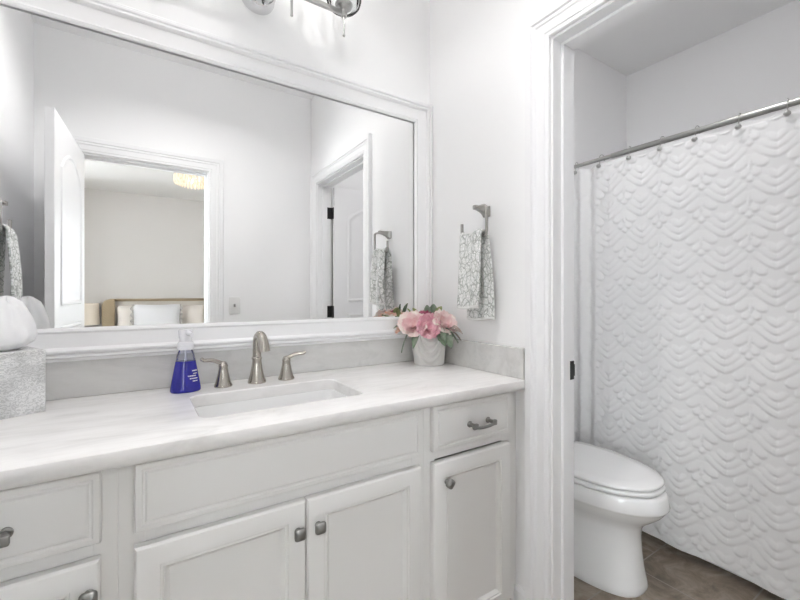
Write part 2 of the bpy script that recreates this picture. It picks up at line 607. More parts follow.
j1.box(0, WT, D1b, D1a, DH, DH + jt)
s0, s1 = 0.040, 0.078
j1.box(s0, s1, D1a - 0.011, D1a, 0, DH, 0.002, 1)
j1.box(s0, s1, D1b, D1b + 0.011, 0, DH, 0.002, 1)
j1.box(s0, s1, D1b + 0.011, D1a - 0.011, DH - 0.011, DH, 0.002, 1)
jamb1 = struct('trim_5', j1, TRIM, label='white door jamb with a stop, toilet room', category='trim')
sp = MB().box(0.081, 0.112, D1a - 0.0035, D1a + 0.001, 0.888, 0.952, 0.001, 1)
sp.box(0.1115, 0.116, D1a - 0.004, D1a + 0.001, 0.90, 0.94, 0.001, 1)
sp.build('strike_plate', BLACK, jamb1, label='black strike plate on the jamb')
j2 = MB()
j2.box(D2a - jt, D2a, YB - WT, YB, 0, DH + jt)
j2.box(D2b, D2b + jt, YB - WT, YB, 0, DH + jt)
j2.box(D2a, D2b, YB - WT, YB, DH, DH + jt)
j2.box(D2b - 0.011, D2b, YB - 0.078, YB - 0.04, 0, DH, 0.002, 1)
j2.box(D2a, D2a + 0.011, YB - 0.078, YB - 0.04, 0, DH, 0.002, 1)
j2.box(D2a + 0.011, D2b - 0.011, YB - 0.078, YB - 0.04, DH - 0.011, DH, 0.002, 1)
struct('trim_6', j2, TRIM, label='white door jamb with a stop, bedroom', category='trim')

BASE = [(0, 0), (0, 0.014), (0.095, 0.014), (0.105, 0.011), (0.115, 0.011), (0.13, 0.004), (0.13, 0)]
def baseboard(n, p0, p1, nrm, lab):
    p0, p1, nr = Vector((*p0, 0)), Vector((*p1, 0)), Vector((*nrm, 0))
    r = [[(p + nr * b) + Vector((0, 0, a)) for a, b in BASE] for p in (p0, p1)]
    struct(n, MB().loft(r, True, True, True), TRIM, smooth=20, label=lab, category='baseboard')
baseboard('baseboard_right', (0, -0.51), (0, -0.575), (-1, 0), 'short white baseboard beside the vanity')
baseboard('baseboard_toilet', (WT, 0), (WT, -0.575), (1, 0), 'white baseboard beside the toilet')
baseboard('baseboard_front', (WT + 0.014, 0), (0.92, 0), (0, -1), 'white baseboard behind the toilet')
baseboard('baseboard_left', (XL, -0.56), (XL, YB), (1, 0), 'white baseboard of the left wall')
baseboard('baseboard_rear', (D2b + 0.096, YB), (-0.0, YB), (0, 1), 'white baseboard under the light switch')

# ---- doors (structure), two panels each, the upper with an arched top
def panel_outline(x0, x1, z0, z1, rise, ins, n=14):
    x0, x1, z0, z1 = x0 + ins, x1 - ins, z0 + ins, z1 - ins
    pts = [(x0, z0), (x1, z0)]
    for k in range(n + 1):
        t = k / n
        x = x1 + (x0 - x1) * t
        pts.append((x, z1 - rise + rise * math.sin(PI * t) ** 0.8 if rise else z1))
    return pts
def door(name, lab, w, h, loc, rz, th=0.035):
    o = MB().box(0, w, 0, th, 0.012, h, 0.002, 1).build(name, TRIM, None, smooth=0, world=False)
    o['kind'] = 'structure'
    o['label'] = lab
    o['category'] = 'door'
    o.location = loc
    o.rotation_euler = (0, 0, rz)
    for (z0, z1, rise) in ((1.13, h - 0.12, 0.11), (0.22, 1.03, 0.0)):
        for face, sgn in ((0.0, -1), (th, 1)):
            rings = []
            for ins, dep in ((0, 0.0005), (0.004, 0.006), (0.014, 0.007), (0.022, 0.0012), (0.040, 0.0012), (0.062, 0.006), (0.09, 0.006)):
                rings.append([(x, face + sgn * dep, z) for x, z in panel_outline(0.115, w - 0.115, z0, z1, rise, ins)])
            MB().loft(rings, True, False, True).build('door_panel', TRIM, o, smooth=30, world=False)
    return o
hz = (1.82, 1.05, 0.26)
d1 = door('door_1', 'white panelled toilet room door standing open', 0.755, DH - 0.008, (WT + 0.009, D1b + 0.002, 0), 0.0)
for z in hz:
    hg = MB()
    hg.tube([(-0.005, -0.004, z - 0.046), (-0.005, -0.004, z + 0.046)], 0.0075, 12)
    hg.box(-0.0045, -0.001, 0.002, 0.033, z - 0.045, z + 0.045, 0.0008, 1)
    hg.box(-0.046, -0.008, -0.0015, 0.0015, z - 0.045, z + 0.045, 0.0008, 1)
    hg.build('hinge', BLACK, d1, smooth=40, world=False, label='black door hinge')
MB().box(-0.006, -0.0012, 0.004, 0.010, 0.03, 1.78).build('edge_seal', PEWTER, d1, smooth=0, world=False, label='dark seal strip along the hinge edge')  # dark strip paints the shade of the gap between leaf and jamb
def lever(door_o, x, th=0.035, z=0.92, m=SATIN):
    for sgn, y in ((-1, 0.0), (1, th)):
        k = MB()
        k.lathe([(0.028, 0), (0.028, sgn * 0.006), (0.024, sgn * 0.009), (0.011, sgn * 0.012), (0.009, sgn * 0.036), (0.016, sgn * 0.040), (0.026, sgn * 0.052), (0.024, sgn * 0.062), (0.012, sgn * 0.067)], (x, y, z), 24, 'y')
        k.build('door_knob', m, door_o, smooth=40, world=False)
lever(d1, 0.755 - 0.065, m=BLACK)
d2 = door('door_2', 'white panelled bedroom door swung open beside the left wall', 0.708, DH - 0.008, (D2a + 0.002, YB + 0.006, 0), math.radians(93.4))
for o_ in [d2]:
    # the leaf's thickness lies towards the doorway
    for ch in o_.children:
        ch.data.transform(Matrix.Translation((0, -0.035, 0)))
    o_.data.transform(Matrix.Translation((0, -0.035, 0)))
lever(d2, 0.708 - 0.065)
for ch in d2.children:
    if ch.name.startswith('door_knob'):
        ch.data.transform(Matrix.Translation((0, -0.035, 0)))

# ------------------------------------------------------------ vanity cabinets
CT, CB = 0.882, 0.847           # counter top and underside
YF = -0.528                     # face frame front
YD = -0.551                     # door fronts
def front_panel(x0, x1, z0, z1, prof, parent, name):
    """a door or drawer front: nested rectangles (inset, distance of the surface behind the foremost plane)"""
    rings = []
    rings.append([(x0, YF - 0.0006, z0), (x1, YF - 0.0006, z0), (x1, YF - 0.0006, z1), (x0, YF - 0.0006, z1)])
    for ins, dep in prof:
        y = YD + dep
        rings.append([(x0 + ins, y, z0 + ins), (x1 - ins, y, z0 + ins), (x1 - ins, y, z1 - ins), (x0 + ins, y, z1 - ins)])
    return MB().loft(rings, True, True, True).build(name, CABIN, parent, smooth=22)
P_DOOR = [(0, 0.006), (0.004, 0.001), (0.007, 0), (0.044, 0), (0.046, 0.003), (0.049, 0.0035), (0.052, 0.0025), (0.056, 0.006), (0.062, 0.011), (0.066, 0.0115)]
P_DRAW = [(0, 0.007), (0.003, 0.003), (0.012, 0.002), (0.015, 0.0048), (0.018, 0.005), (0.022, 0.001), (0.028, 0)]

def cabinet(label, x0, x1, stiles, rails, openbox):
    c = thing('vanity_cabinet', label, 'cabinet', ((x0 + x1) / 2, -0.26, 0), group=None)
    b = MB()
    t = 0.018
    b.box(x0, x0 + t, YF + 0.02, -0.002, 0.1, CB - 0.001)
    b.box(x1 - t, x1, YF + 0.02, -0.002, 0.1, CB - 0.001)
    b.box(x0 + t, x1 - t, YF + 0.02, -0.002, 0.1, 0.118)
    b.box(x0 + t, x1 - t, -0.012, -0.002, 0.118, CB - 0.001)
    b.build('carcass', CABIN, c, smooth=0)
    f = MB()
    for a, e in stiles:
        f.box(a, e, YF, YF + 0.02, 0.1, CB - 0.001, 0.0008, 1)
    for a, e in rails:
        for (s0_, s1_) in zip(stiles[:-1], stiles[1:]):
            f.box(s0_[1], s1_[0], YF + 0.0005, YF + 0.02, a, e)
    f.build('face_frame', CABIN, c, smooth=0)
    MB().box(x0 + 0.001, x1 - 0.001, -0.455, -0.44, 0, 0.1).build('toe_kick', CABIN, c, smooth=0)
    return c

def knob(parent, x, z, rot=0.0):
    prof = [(0.0085, 0.0), (0.0085, -0.002), (0.006, -0.004), (0.006, -0.012)]
    k = MB().lathe(prof, (0, 0, 0), 16, 'y')
    def sq(h, y, r=0.25):
        out = []
        for q in range(24):
            t = 2 * PI * q / 24 + PI / 24
            c, s = math.cos(t), math.sin(t)
            d = (abs(c) ** 5 + abs(s) ** 5) ** (-1 / 5)
            out.append((h * d * c, y, h * d * s))
        return out
    k.loft([sq(0.006, -0.011), sq(0.0135, -0.015), sq(0.0145, -0.019), sq(0.0125, -0.024), sq(0.007, -0.0275), sq(0.001, -0.0285)], True, True, True)
    k.move(Matrix.Translation((x, YD, z)) @ Matrix.Rotation(rot, 4, 'Y'))
    return k.build('knob', PEWTER, parent, smooth=40, label='dark pewter square knob')

def pull(parent, x, z, half=0.041):
    k = MB()
    for s in (-1, 1):
        k.lathe([(0.010, 0.0), (0.010, -0.003), (0.0065, -0.006), (0.0065, -0.024)], (x + s * half, YD, z + 0.003), 16, 'y')
        k.box(x + s * half - 0.010, x + s * half + 0.010, YD - 0.034, YD - 0.022, z - 0.007, z + 0.011, 0.003)
    pts = []
    for i in range(17):
        t = -1 + 2 * i / 16
        pts.append((x + t * half, YD - 0.030, z - 0.005 * (1 - abs(t) ** 3)))
    k.tube(pts, (0.0052), 12)
    return k.build('pull', PEWTER, parent, smooth=40, label='dark pewter bar pull')

# left unit: drawer over a door
XA, XB = -1.186, -0.428
cl = cabinet('white vanity cabinet under the tissue box end of the counter', XL + 0.004, XA, [(XL + 0.004, -1.545), (-1.226, XA)], [(0.1, 0.13), (0.672, 0.70), (0.83, CB - 0.001)], None)
dr = front_panel(-1.566, -1.212, 0.702, 0.841, P_DRAW, cl, 'drawer')
pull(dr, -1.385, 0.764)
do = front_panel(-1.566, -1.214, 0.115, 0.672, P_DOOR, cl, 'door')
knob(do, -1.230, 0.615)
# sink base: false front over a pair of doors
cm = cabinet('wide white vanity cabinet with double doors under the sink', XA, XB, [(XA, -1.14), (-0.472, XB)], [(0.1, 0.13), (0.672, 0.70), (0.83, CB - 0.001)], None)
front_panel(-1.159, -0.450, 0.702, 0.841, P_DRAW, cm, 'drawer_front')
da = front_panel(-1.159, -0.8045, 0.115, 0.672, P_DOOR, cm, 'door')
knob(da, -0.826, 0.603)
db = front_panel(-0.8015, -0.450, 0.115, 0.672, P_DOOR, cm, 'door')
knob(db, -0.774, 0.603)
# right unit: narrow drawer over a door
cr = cabinet('narrow white vanity cabinet under the flower pot next to the doorway', XB, -0.026, [(XB, -0.385), (-0.09, -0.026)], [(0.1, 0.13), (0.672, 0.70), (0.83, CB - 0.001)], None)
dn = front_panel(-0.404, -0.068, 0.702, 0.841, P_DRAW, cr, 'drawer')
pull(dn, -0.220, 0.762)
dd = front_panel(-0.404, -0.068, 0.115, 0.668, P_DOOR, cr, 'door')
knob(dd, -0.356, 0.605, math.radians(38))
MB().box(-0.026, -0.0015, YF + 0.012, YF + 0.03, 0.0, CB - 0.001).build('filler_strip', CABIN, cr, smooth=0)

# ---- countertop with a rounded sink cut-out
SX0, SX1, SY0, SY1 = -1.026, -0.577, -0.437, -0.178
def rrect(x0, x1, y0, y1, r, n=8):
    pts = []
    for cx, cy, a0 in ((x1 - r, y1 - r, 0), (x0 + r, y1 - r, 90), (x0 + r, y0 + r, 180), (x1 - r, y0 + r, 270)):
        for k in range(n + 1):
            a = math.radians(a0 + 90 * k / n)
            pts.append((cx + r * math.cos(a), cy + r * math.sin(a)))
    return pts
def slab():
    m = MB()
    x0, x1, y0, y1 = XL + 0.002, -0.0015, -0.569, -0.0015
    inner = rrect(SX0, SX1, SY0, SY1, 0.032)
    n = len(inner)
    # outer ring with the same number of points, found by walking the rectangle by angle
    cx, cy = (SX0 + SX1) / 2, (SY0 + SY1) / 2
    bmv = m.bm
    def ringz(pts, z): return [bmv.verts.new((p[0], p[1], z)) for p in pts]
    er = 0.006
    outer_pts = [(x1, y1), (x0, y1), (x0, y0), (x1, y0)]
    def outer(ins): return [(x1, y1), (x0, y1), (x0, y0 + ins), (x1, y0 + ins)]
    # top face
    for z, ins in ((CT, er), (CB, er)):
        o = ringz(outer(ins), z)
        i_ = ringz(inner if z == CB else rrect(SX0 - 0.003, SX1 + 0.003, SY0 - 0.003, SY1 + 0.003, 0.034), z)
        es = []
        for r in (o, i_):
            for k in range(len(r)):
                es.append(bmv.edges.new((r[k], r[(k + 1) % len(r)])))
        bmesh.ops.triangle_fill(bmv, edges=es, use_beauty=True)
        if z == CT:
            ot, it = o, i_
        else:
            ob, ib = o, i_
    # sides: eased front edge
    mids = [ringz(outer(0.0018), CT - 0.0018), ringz(outer(0), CT - er), ringz(outer(0), CB + 0.009), ringz(outer(0.003), CB + 0.003)]
    seq = [ot] + mids + [ob]
    for a, b in zip(seq[:-1], seq[1:]):
        for k in range(4):
            bmv.faces.new((a[k], a[(k + 1) % 4], b[(k + 1) % 4], b[k]))
    im = ringz(inner, CT - 0.003)
    for a, b in ((it, im), (im, ib)):
        for k in range(n):
            bmv.faces.new((a[k], a[(k + 1) % n], b[(k + 1) % n], b[k]))
    o = m.build('countertop', MARBLE, None, smooth=40)
    return tag(o, 'white veined marble countertop with a rectangular sink cut-out', 'countertop')
slab()
bs = MB().box(XL + 0.002, -0.0215, -0.0215, -0.0015, CT + 0.0005, 0.991, 0.0015, 1).build('backsplash', SPLASH, None, smooth=30)
tag(bs, 'long grey marble backsplash strip under the framed mirror', 'backsplash')
bs2 = MB().box(-0.0215, -0.0015, -0.567, -0.0015, CT + 0.0005, 0.991, 0.0015, 1).build('backsplash', SPLASH, None, smooth=30)
tag(bs2, 'short grey marble side splash below the towel ring, next to the doorway', 'backsplash')

# ---- sink
def sink():
    rings = []
    for ins, z, r in ((-0.012, CB - 0.0006, 0.04), (0.002, CB - 0.0006, 0.032), (0.003, CB - 0.006, 0.032), (0.006, 0.78, 0.034), (0.012, 0.728, 0.04), (0.030, 0.708, 0.05), (0.07, 0.700, 0.05), (0.115, 0.697, 0.012)):
        rings.append([(x, y, z) for x, y in rrect(SX0 + ins, SX1 - ins, SY0 + ins, SY1 - ins, r)])
    s = thing('sink', 'white rectangular undermount sink basin below the faucet', 'sink', ((SX0 + SX1) / 2, (SY0 + SY1) / 2, 0.69))
    back = [[(x, y, z) for x, y in rrect(SX0 + ins, SX1 - ins, SY0 + ins, SY1 - ins, r)] for ins, z, r in ((0.10, 0.687, 0.02), (0.03, 0.695, 0.05), (-0.004, 0.72, 0.04), (-0.006, 0.78, 0.036), (-0.012, CB - 0.0006, 0.04))]
    MB().loft(rings[::-1][0:0] + back + rings, True, True, True).build('basin', PORC, s, smooth=40)
    MB().lathe([(0.024, 0.0), (0.024, 0.004), (0.019, 0.005), (0.017, 0.002), (0.001, 0.002)], ((SX0 + SX1) / 2, -0.31, 0.697), 24).build('drain', NICK, s, smooth=40)
sink()

# ---- faucet: spout and two lever handles
def faucet():
    fx, fy = -0.815, -0.100
    f = thing('faucet', 'brushed nickel widespread faucet with arched spout behind the sink', 'faucet', (fx, fy, CT))
    z = CT + 0.0004
    body = [(0.0295, 0), (0.030, 0.004), (0.0285, 0.009), (0.0265, 0.013), (0.0225, 0.028), (0.0185, 0.048), (0.0160, 0.066), (0.0150, 0.078), (0.0170, 0.081), (0.0170, 0.086), (0.0140, 0.089)]
    b = MB().lathe(body, (fx, fy, z), 28)
    pts, rad = [], []
    for i in range(27):
        t = i / 26
        if t < 0.3:
            q = t / 0.3
            pts.append((fx, fy - 0.002 * q, z + 0.080 + 0.050 * q))
            rad.append(0.0140)
        else:
            q = (t - 0.3) / 0.7
            a = PI * 0.86 * q
            R = 0.0215
            dx = R - R * math.cos(a)
            pts.append((fx + 0.22 * dx, fy - 0.002 - 0.96 * dx, z + 0.130 + R * 1.45 * math.sin(a)))
            rad.append(0.0140 + 0.003 * q)
    e = Vector(pts[-1])
    pts.append((e.x + 0.002, e.y - 0.005, e.z - 0.018))
    rad.append(0.0185)
    pts.append((e.x + 0.003, e.y - 0.008, e.z - 0.034))
    rad.append(0.0195)
    b.tube(pts, rad, 20)
    b.build('spout', NICK, f, smooth=45)
    for hx, hy, ang in ((-0.921, -0.100, PI - 0.10), (-0.714, -0.100, 0.30)):
        h = MB().lathe([(0.0275, 0), (0.028, 0.004), (0.0265, 0.008), (0.0240, 0.012), (0.0195, 0.030), (0.0155, 0.050), (0.0135, 0.062), (0.0148, 0.066), (0.0135, 0.072), (0.010, 0.079), (0.003, 0.083)], (hx, hy, z), 26)
        ho = h.build('faucet_handle', NICK, f, smooth=45)
        pts, rad = [], []
        ca, sa = math.cos(ang), math.sin(ang)
        for i in range(16):
            t = i / 15
            L = 0.002 + 0.064 * t
            hh = 0.074 + 0.030 * math.sin(min(t * 1.6, 1) * PI / 2) * (0.45 + 0.1 * t) + (0.006 if t > 0.9 else 0.0) * (t - 0.9) * 10
            pts.append((hx + ca * L, hy + sa * L * -1, z + hh))
            w = 0.0075 + 0.0035 * t
            if t > 0.93:
                w *= 0.8
            rad.append((w, 0.0078 - 0.0018 * t))
        MB().tube(pts, rad, 14).build('lever', NICK, ho, smooth=50)
faucet()

# ------------------------------------------------------------ mirror
def mirror():
    m = thing('wall_mirror', 'wide wall mirror in a white moulded frame above the counter', 'mirror', (-0.828, -0.001, 0.992))
    x0, x1, z0, z1 = XL + 0.097, -0.0940, 1.081, 1.972
    prof = [(0.010, 0.001), (0.010, 0.0115), (-0.004, 0.0115), (-0.004, 0.013), (-0.001, 0.018), (0.006, 0.021), (0.010, 0.019), (0.012, 0.0175), (0.052, 0.0255), (0.055, 0.032), (0.060, 0.036), (0.066, 0.036), (0.068, 0.028),
            (0.071, 0.028), (0.074, 0.034), (0.079, 0.0355), (0.082, 0.032), (0.084, 0.027), (0.089, 0.027), (0.092, 0.025), (0.092, 0.001)]
    path = [(x1, z0), (x1, z1), (x0, z1), (x0, z0)]
    MB().sweep(prof, path, lambda u, z, b: (u, -b, z), True).build('mirror_frame', TRIM, m, smooth=30)
    MB().box(x0 - 0.009, x1 + 0.009, -0.006, -0.002, z0 - 0.009, z1 + 0.009).build('mirror_glass', MIRROR, m, smooth=0)
mirror()

# ------------------------------------------------------------ vanity light
def vanity_light():
    cx, zb, yb = -0.803, 2.243, -0.125
    v = thing('vanity_light', 'chrome vanity light bar with clear glass shades above the mirror', 'wall light', (cx, 0, 2.15))
    MB().lathe([(0.062, -0.001), (0.062, -0.006), (0.060, -0.010), (0.058, -0.040), (0.052, -0.048), (0.01, -0.050)], (cx + 0.012, 0, 2.265), 40, 'y').build('canopy', CHROME, v, smooth=40)
    a = MB()
    a.tube([(cx, -0.045, 2.265), (cx, -0.09, 2.262), (cx, yb, zb + 0.004)], 0.009, 14)
    a.box(cx - 0.31, cx + 0.31, yb - 0.006, yb + 0.006, zb - 0.009, zb + 0.009, 0.0015, 1)
    a.build('bar', SATIN, v, smooth=40)
    for k in range(4):
        x = cx + (-0.3 + 0.2 * k)
        s = MB()
        s.lathe([(0.004, -0.086), (0.0054, -0.084), (0.0042, -0.080), (0.0042, -0.014), (0.011, -0.013), (0.0125, 0.0), (0.011, 0.012), (0.016, 0.016), (0.030, 0.022), (0.034, 0.032), (0.020, 0.036), (0.019, 0.062), (0.010, 0.064)], (x, yb, zb), 24)
        so = s.build('lamp_holder', SATIN, v, smooth=40)
        MB().lathe([(0.014, 0.064), (0.018, 0.075), (0.029, 0.098), (0.031, 0.112), (0.026, 0.128), (0.014, 0.138), (0.003, 0.141)], (x, yb, zb), 20).build('bulb', BULBM, so, smooth=60)
        g = []
        for r, h in ((0.030, 0.014), (0.048, 0.018), (0.060, 0.030), (0.066, 0.050), (0.066, 0.165)):
            g.append((r, h))
        for r, h in ((0.0635, 0.165), (0.0635, 0.051), (0.058, 0.033), (0.047, 0.021), (0.030, 0.0165)):
            g.append((r, h))
        MB().lathe(g, (x, yb, zb), 32, cap0=False, cap1=False).build('glass_shade', GLASS, so, smooth=50)
vanity_light()

# unseen lamps added to even out the light in bathroom and toilet room
def fill_ceiling_light(x, y, r, m, label):
    c = thing('ceiling_light', label, 'ceiling light', (x, y, H - 0.06))
    MB().lathe([(r + 0.02, 0.0595), (r + 0.02, 0.03), (r + 0.008, 0.022), (r, 0.022)], (x, y, H - 0.06), 40, cap1=False).build('rim', TRIM, c, smooth=40)
    MB().lathe([(r, 0.024), (r * 0.9, 0.012), (r * 0.6, 0.003), (0.01, 0.0)], (x, y, H - 0.06), 40, cap0=True).build('diffuser', m, c, smooth=60)
def fill_uplight(x, y, r, label):  # added lamp out of view, bounces fill off the ceiling
    c = thing('ceiling_light', label, 'ceiling light', (x, y, H - 0.38))
    z = H - 0.38
    MB().lathe([(0.01, 0.0), (r * 0.5, 0.012), (r * 0.85, 0.045), (r, 0.085), (r - 0.004, 0.085), (r * 0.84, 0.049), (r * 0.5, 0.017), (0.01, 0.005)], (x, y, z), 48, cap0=True, cap1=True).build('bowl', TRIM, c, smooth=50)
    MB().lathe([(0.0105, 0.071), (r * 0.88, 0.071), (r * 0.88, 0.073), (0.0105, 0.073)], (x, y, z), 48, cap0=False, cap1=False).build('lamp_disc', FILL_UPLAMP, c, smooth=0)
    MB().lathe([(0.0095, 0.004), (0.0095, 0.35), (0.06, 0.352), (0.06, 0.3795)], (x, y, z), 24).build('stem', SATIN, c, smooth=40)
fill_uplight(-0.80, -0.52, 0.20, 'white bowl uplight hanging from the bathroom ceiling')
fill_ceiling_light(0.50, -0.80, 0.10, FILL_TOILLAMP, 'small flush ceiling lamp above the toilet')  # added lamp out of view, brightens the toilet room
def fill_downlight(x, y, label):  # added lamps out of view, fill for counter and lower walls
    c = thing('recessed_downlight', label, 'ceiling light', (x, y, H - 0.006), group='recessed downlights over the vanity')
    MB().lathe([(0.050, 0.0055), (0.050, 0.003), (0.056, 0.0), (0.072, 0.002), (0.075, 0.0055)], (x, y, H - 0.006), 36, cap0=False, cap1=False).build('trim_ring', TRIM, c, smooth=40)
    ld = bpy.data.lights.new('downlight_lamp', 'AREA')
    ld.shape = 'DISK'
    ld.size = 0.098
    ld.energy = FILL_DOWN
    ld.spread = math.radians(138)
    ld.color = (1.0, 0.985, 0.97)
    lo = bpy.data.objects.new('downlight_lamp', ld)
    COL.objects.link(lo)
    lo.parent = c
    lo.location = (0, 0, 0.001)
fill_downlight(-0.72, -0.78, 'recessed ceiling downlight above the right half of the vanity')
fill_downlight(-1.06, -0.78, 'recessed ceiling downlight above the left half of the vanity')

# ------------------------------------------------------------ towel rings and towels
def towel_ring(label, flip=1, group='nickel towel rings'):
    """local frame: wall is the plane x=0, the room lies at -x, the ring hangs in the plane x=-0.062"""
    r = thing('towel_ring', label, 'towel ring', (0, 0, 0), group=group)
    p = MB()
    rings = []
    for x, h, w, dz in ((-0.0005, 0.021, 0.019, 0.0), (-0.006, 0.0205, 0.0185, 0.0), (-0.010, 0.018, 0.015, 0.001), (-0.030, 0.012, 0.010, 0.006), (-0.056, 0.0085, 0.008, 0.010), (-0.070, 0.0085, 0.008, 0.010), (-0.072, 0.007, 0.0065, 0.010)):
        rings.append([(x, w * sx, dz + h * sz) for sx, sz in ((-1, -1), (1, -1), (1, 1), (-1, 1))])
    p.loft(rings, True, True, True)
    bmesh.ops.bevel(p.bm, geom=[e for e in p.bm.edges], offset=0.0018, segments=2, affect='EDGES')
    p.build('post', RINGM, r, smooth=40, world=False)
    g = MB()
    x = -0.062
    pts = [(x, 0.0, 0.010), (x, -0.030, 0.010), (x, -0.050, 0.009), (x, -0.057, 0.003), (x, -0.058, -0.01), (x, -0.058, -0.087), (x, -0.055, -0.099), (x, -0.046, -0.103), (x, 0.066, -0.103), (x, 0.075, -0.099), (x, 0.078, -0.087), (x, 0.078, -0.044)]
    g.tube(pts, [(0.0065, 0.0052)] * len(pts), 10)
    g.build('ring', RINGM, r, smooth=50, world=False)
    return r

def towel(label, seed, lf, lb, wtop, wf, wb, cat='towel', group='patterned hand towels on rings'):
    """hangs over the ring's bottom bar at (x=-0.062, z=-0.115); y centre 0.01"""
    t_ = thing('hand_towel', label, cat, (0, 0, 0), group=group)
    rnd = random.Random(seed)
    ph = [rnd.uniform(0, 6.28) for _ in range(6)]
    bar_r = 0.0165
    def fn(u, v):
        # u across, v along: 0 back hem -> bar -> 1 front hem
        L = lb + lf + PI * bar_r
        s = v * L
        if s < lb:
            q = (lb - s) / lb          # 1 at hem, 0 at bar
            z = -0.101 - q * lb + 0.0
            x = -0.062 + bar_r + 0.010 * q
            w = wtop + (wb - wtop) * (q ** 0.6)
            q2, side = q, 1
        elif s < lb + PI * bar_r:
            a = (s - lb) / bar_r
            x = -0.062 + bar_r * math.cos(a)
            z = -0.101 + bar_r * math.sin(a)
            w = wtop
            q2, side = 0.0, 0
        else:
            q = (s - lb - PI * bar_r) / lf
            z = -0.101 - q * lf
            x = -0.062 - bar_r - 0.006 * q - 0.010 * math.sin(q * 2.2)
            w = wtop + (wf - wtop) * (q ** 0.7)
            q2, side = q, -1
        amp = 0.006 + 0.004 * q2
        c = u - 0.5
        x += amp * (math.sin(c * 11 + ph[0] + 0.6 * q2) + 0.5 * math.sin(c * 23 + ph[1])) * (0.8 if side else 0.4)
        x = min(x, -0.026)
        y = 0.010 + c * w + 0.004 * math.sin(q2 * 4 + ph[2]) + (0.006 * q2 if side < 0 else -0.004 * q2)
        z += 0.006 * math.sin(c * 7 + ph[3]) * (1 if side == 0 else 1 - q2) + 0.004 * q2 * math.sin(c * 5 + ph[4])
        return (x, y, z)
    L = lb + lf
    m = MB().grid(fn, 30, 80, uv=lambda u, v: (u * 0.20 + seed * 0.37, v * L))
    o = m.build('towel_cloth', TOWEL, t_, smooth=60, world=False, recalc=False)
    sm = o.modifiers.new('thick', 'SOLIDIFY')
    sm.thickness = 0.007
    sm.offset = 0.0
    # bound hems
    for vv in (0.0, 1.0):
        pts = [Vector(fn(k / 24, vv)) for k in range(25)]
        MB().tube(pts, [(0.0052, 0.0062)] * 25, 8).build('hem', HEM, t_, smooth=50, world=False)
    return t_
tr = towel_ring('nickel towel ring on the white wall beside the doorway casing')
tr.location = (0, -0.372, 1.508)
tw = towel('grey-and-white patterned hand towel hanging beside the doorway, above the flower pot', 3, 0.272, 0.318, 0.118, 0.128, 0.158)
tw.location = (0, -0.372, 1.508)
tr2 = towel_ring('nickel towel ring on the left wall, seen only in the mirror')
tr2.location = (XL, -0.665, 1.53)
tr2.rotation_euler = (0, 0, PI)
tw2 = towel('grey-and-white patterned hand towel on the left wall, seen only in the mirror', 3, 0.272, 0.318, 0.118, 0.128, 0.158)
tw2.location = (XL, -0.665, 1.53)
tw2.rotation_euler = (0, 0, PI)

# ------------------------------------------------------------ light switch by the bedroom door
ls = thing('light_switch', 'white toggle light switch plate on the rear wall, seen in the mirror', 'light switch', (-0.576, YB, 1.04))
MB().box(-0.614, -0.538, YB + 0.0005, YB + 0.006, 1.045, 1.163, 0.002, 2).build('switch_plate', SWITCH, ls, smooth=30)
MB().box(-0.582, -0.570, YB + 0.005, YB + 0.017, 1.094, 1.116, 0.002, 2).build('toggle', PEWTER, ls, smooth=30)

# ------------------------------------------------------------ soap bottle
def soap():
    cx, cy = -1.030, -0.106
    s = thing('soap_dispenser', 'blue liquid soap in a clear pump bottle left of the faucet', 'soap bottle', (cx, cy, CT))
    z = CT + 0.0005
    # tapered flask: wide flat foot, narrow shoulder
    body = [(0.040, 0.0), (0.0425, 0.003), (0.0425, 0.010), (0.0385, 0.035), (0.034, 0.060), (0.0295, 0.085), (0.0280, 0.094)]
    MB().lathe(body, (cx, cy, z), 36, sy=0.72).build('liquid', SOAP, s, smooth=50, label='blue liquid soap')
    up = [(0.0280, 0.0945), (0.0262, 0.104), (0.0240, 0.114), (0.0215, 0.122), (0.0190, 0.127), (0.0190, 0.131)]
    MB().lathe(up, (cx, cy, z), 36, sy=0.80, cap0=False, cap1=False).build('bottle_neck', PLASTIC, s, smooth=50)
    MB().lathe([(0.0035, 0.095), (0.0035, 0.131)], (cx, cy, z), 10).build('dip_tube', PUMPW, s, smooth=50)
    pump = MB()
    pump.lathe([(0.0225, 0.129), (0.0225, 0.150), (0.0205, 0.153), (0.017, 0.154), (0.017, 0.163), (0.0185, 0.165), (0.0205, 0.188), (0.019, 0.192), (0.006, 0.193)], (cx, cy, z), 28)
    a = math.radians(-70)
    pump.tube([(cx, cy, z + 0.180), (cx + 0.02 * math.cos(a), cy + 0.02 * math.sin(a), z + 0.181), (cx + 0.040 * math.cos(a), cy + 0.040 * math.sin(a), z + 0.177)], [0.0105, 0.0095, 0.0065], 14)
    pump.build('pump', PUMPW, s, smooth=45)
    # small white print on the right of the bottle's face: four short lines
    lab = MB()
    rnd = random.Random(4)
    for zz, a0, a1, hgt in ((0.063, -62, -30, 0.0035), (0.048, -84, -44, 0.0030), (0.040, -76, -36, 0.0028), (0.032, -64, -38, 0.0028), (0.055, -58, -34, 0.0022)):
        aa = a0
        while aa < a1:
            wdt = rnd.uniform(2.5, 6)
            b2 = min(aa + wdt, a1)
            rr = []
            for q in (aa, (aa + b2) / 2, b2):
                t = math.radians(q)
                col = []
                for zq in (zz, zz + hgt):
                    rad = 0.0425 - (zq - 0.010) * 0.173 + 0.0009
                    col.append((cx + rad * math.cos(t), cy + 0.72 * rad * math.sin(t), z + zq))
                rr.append(col)
            lab.loft(rr, False)
            aa = b2 + rnd.uniform(1.0, 2.2)
    lab.build('label_print', PRINT, s, smooth=0, label='small white print')
soap()

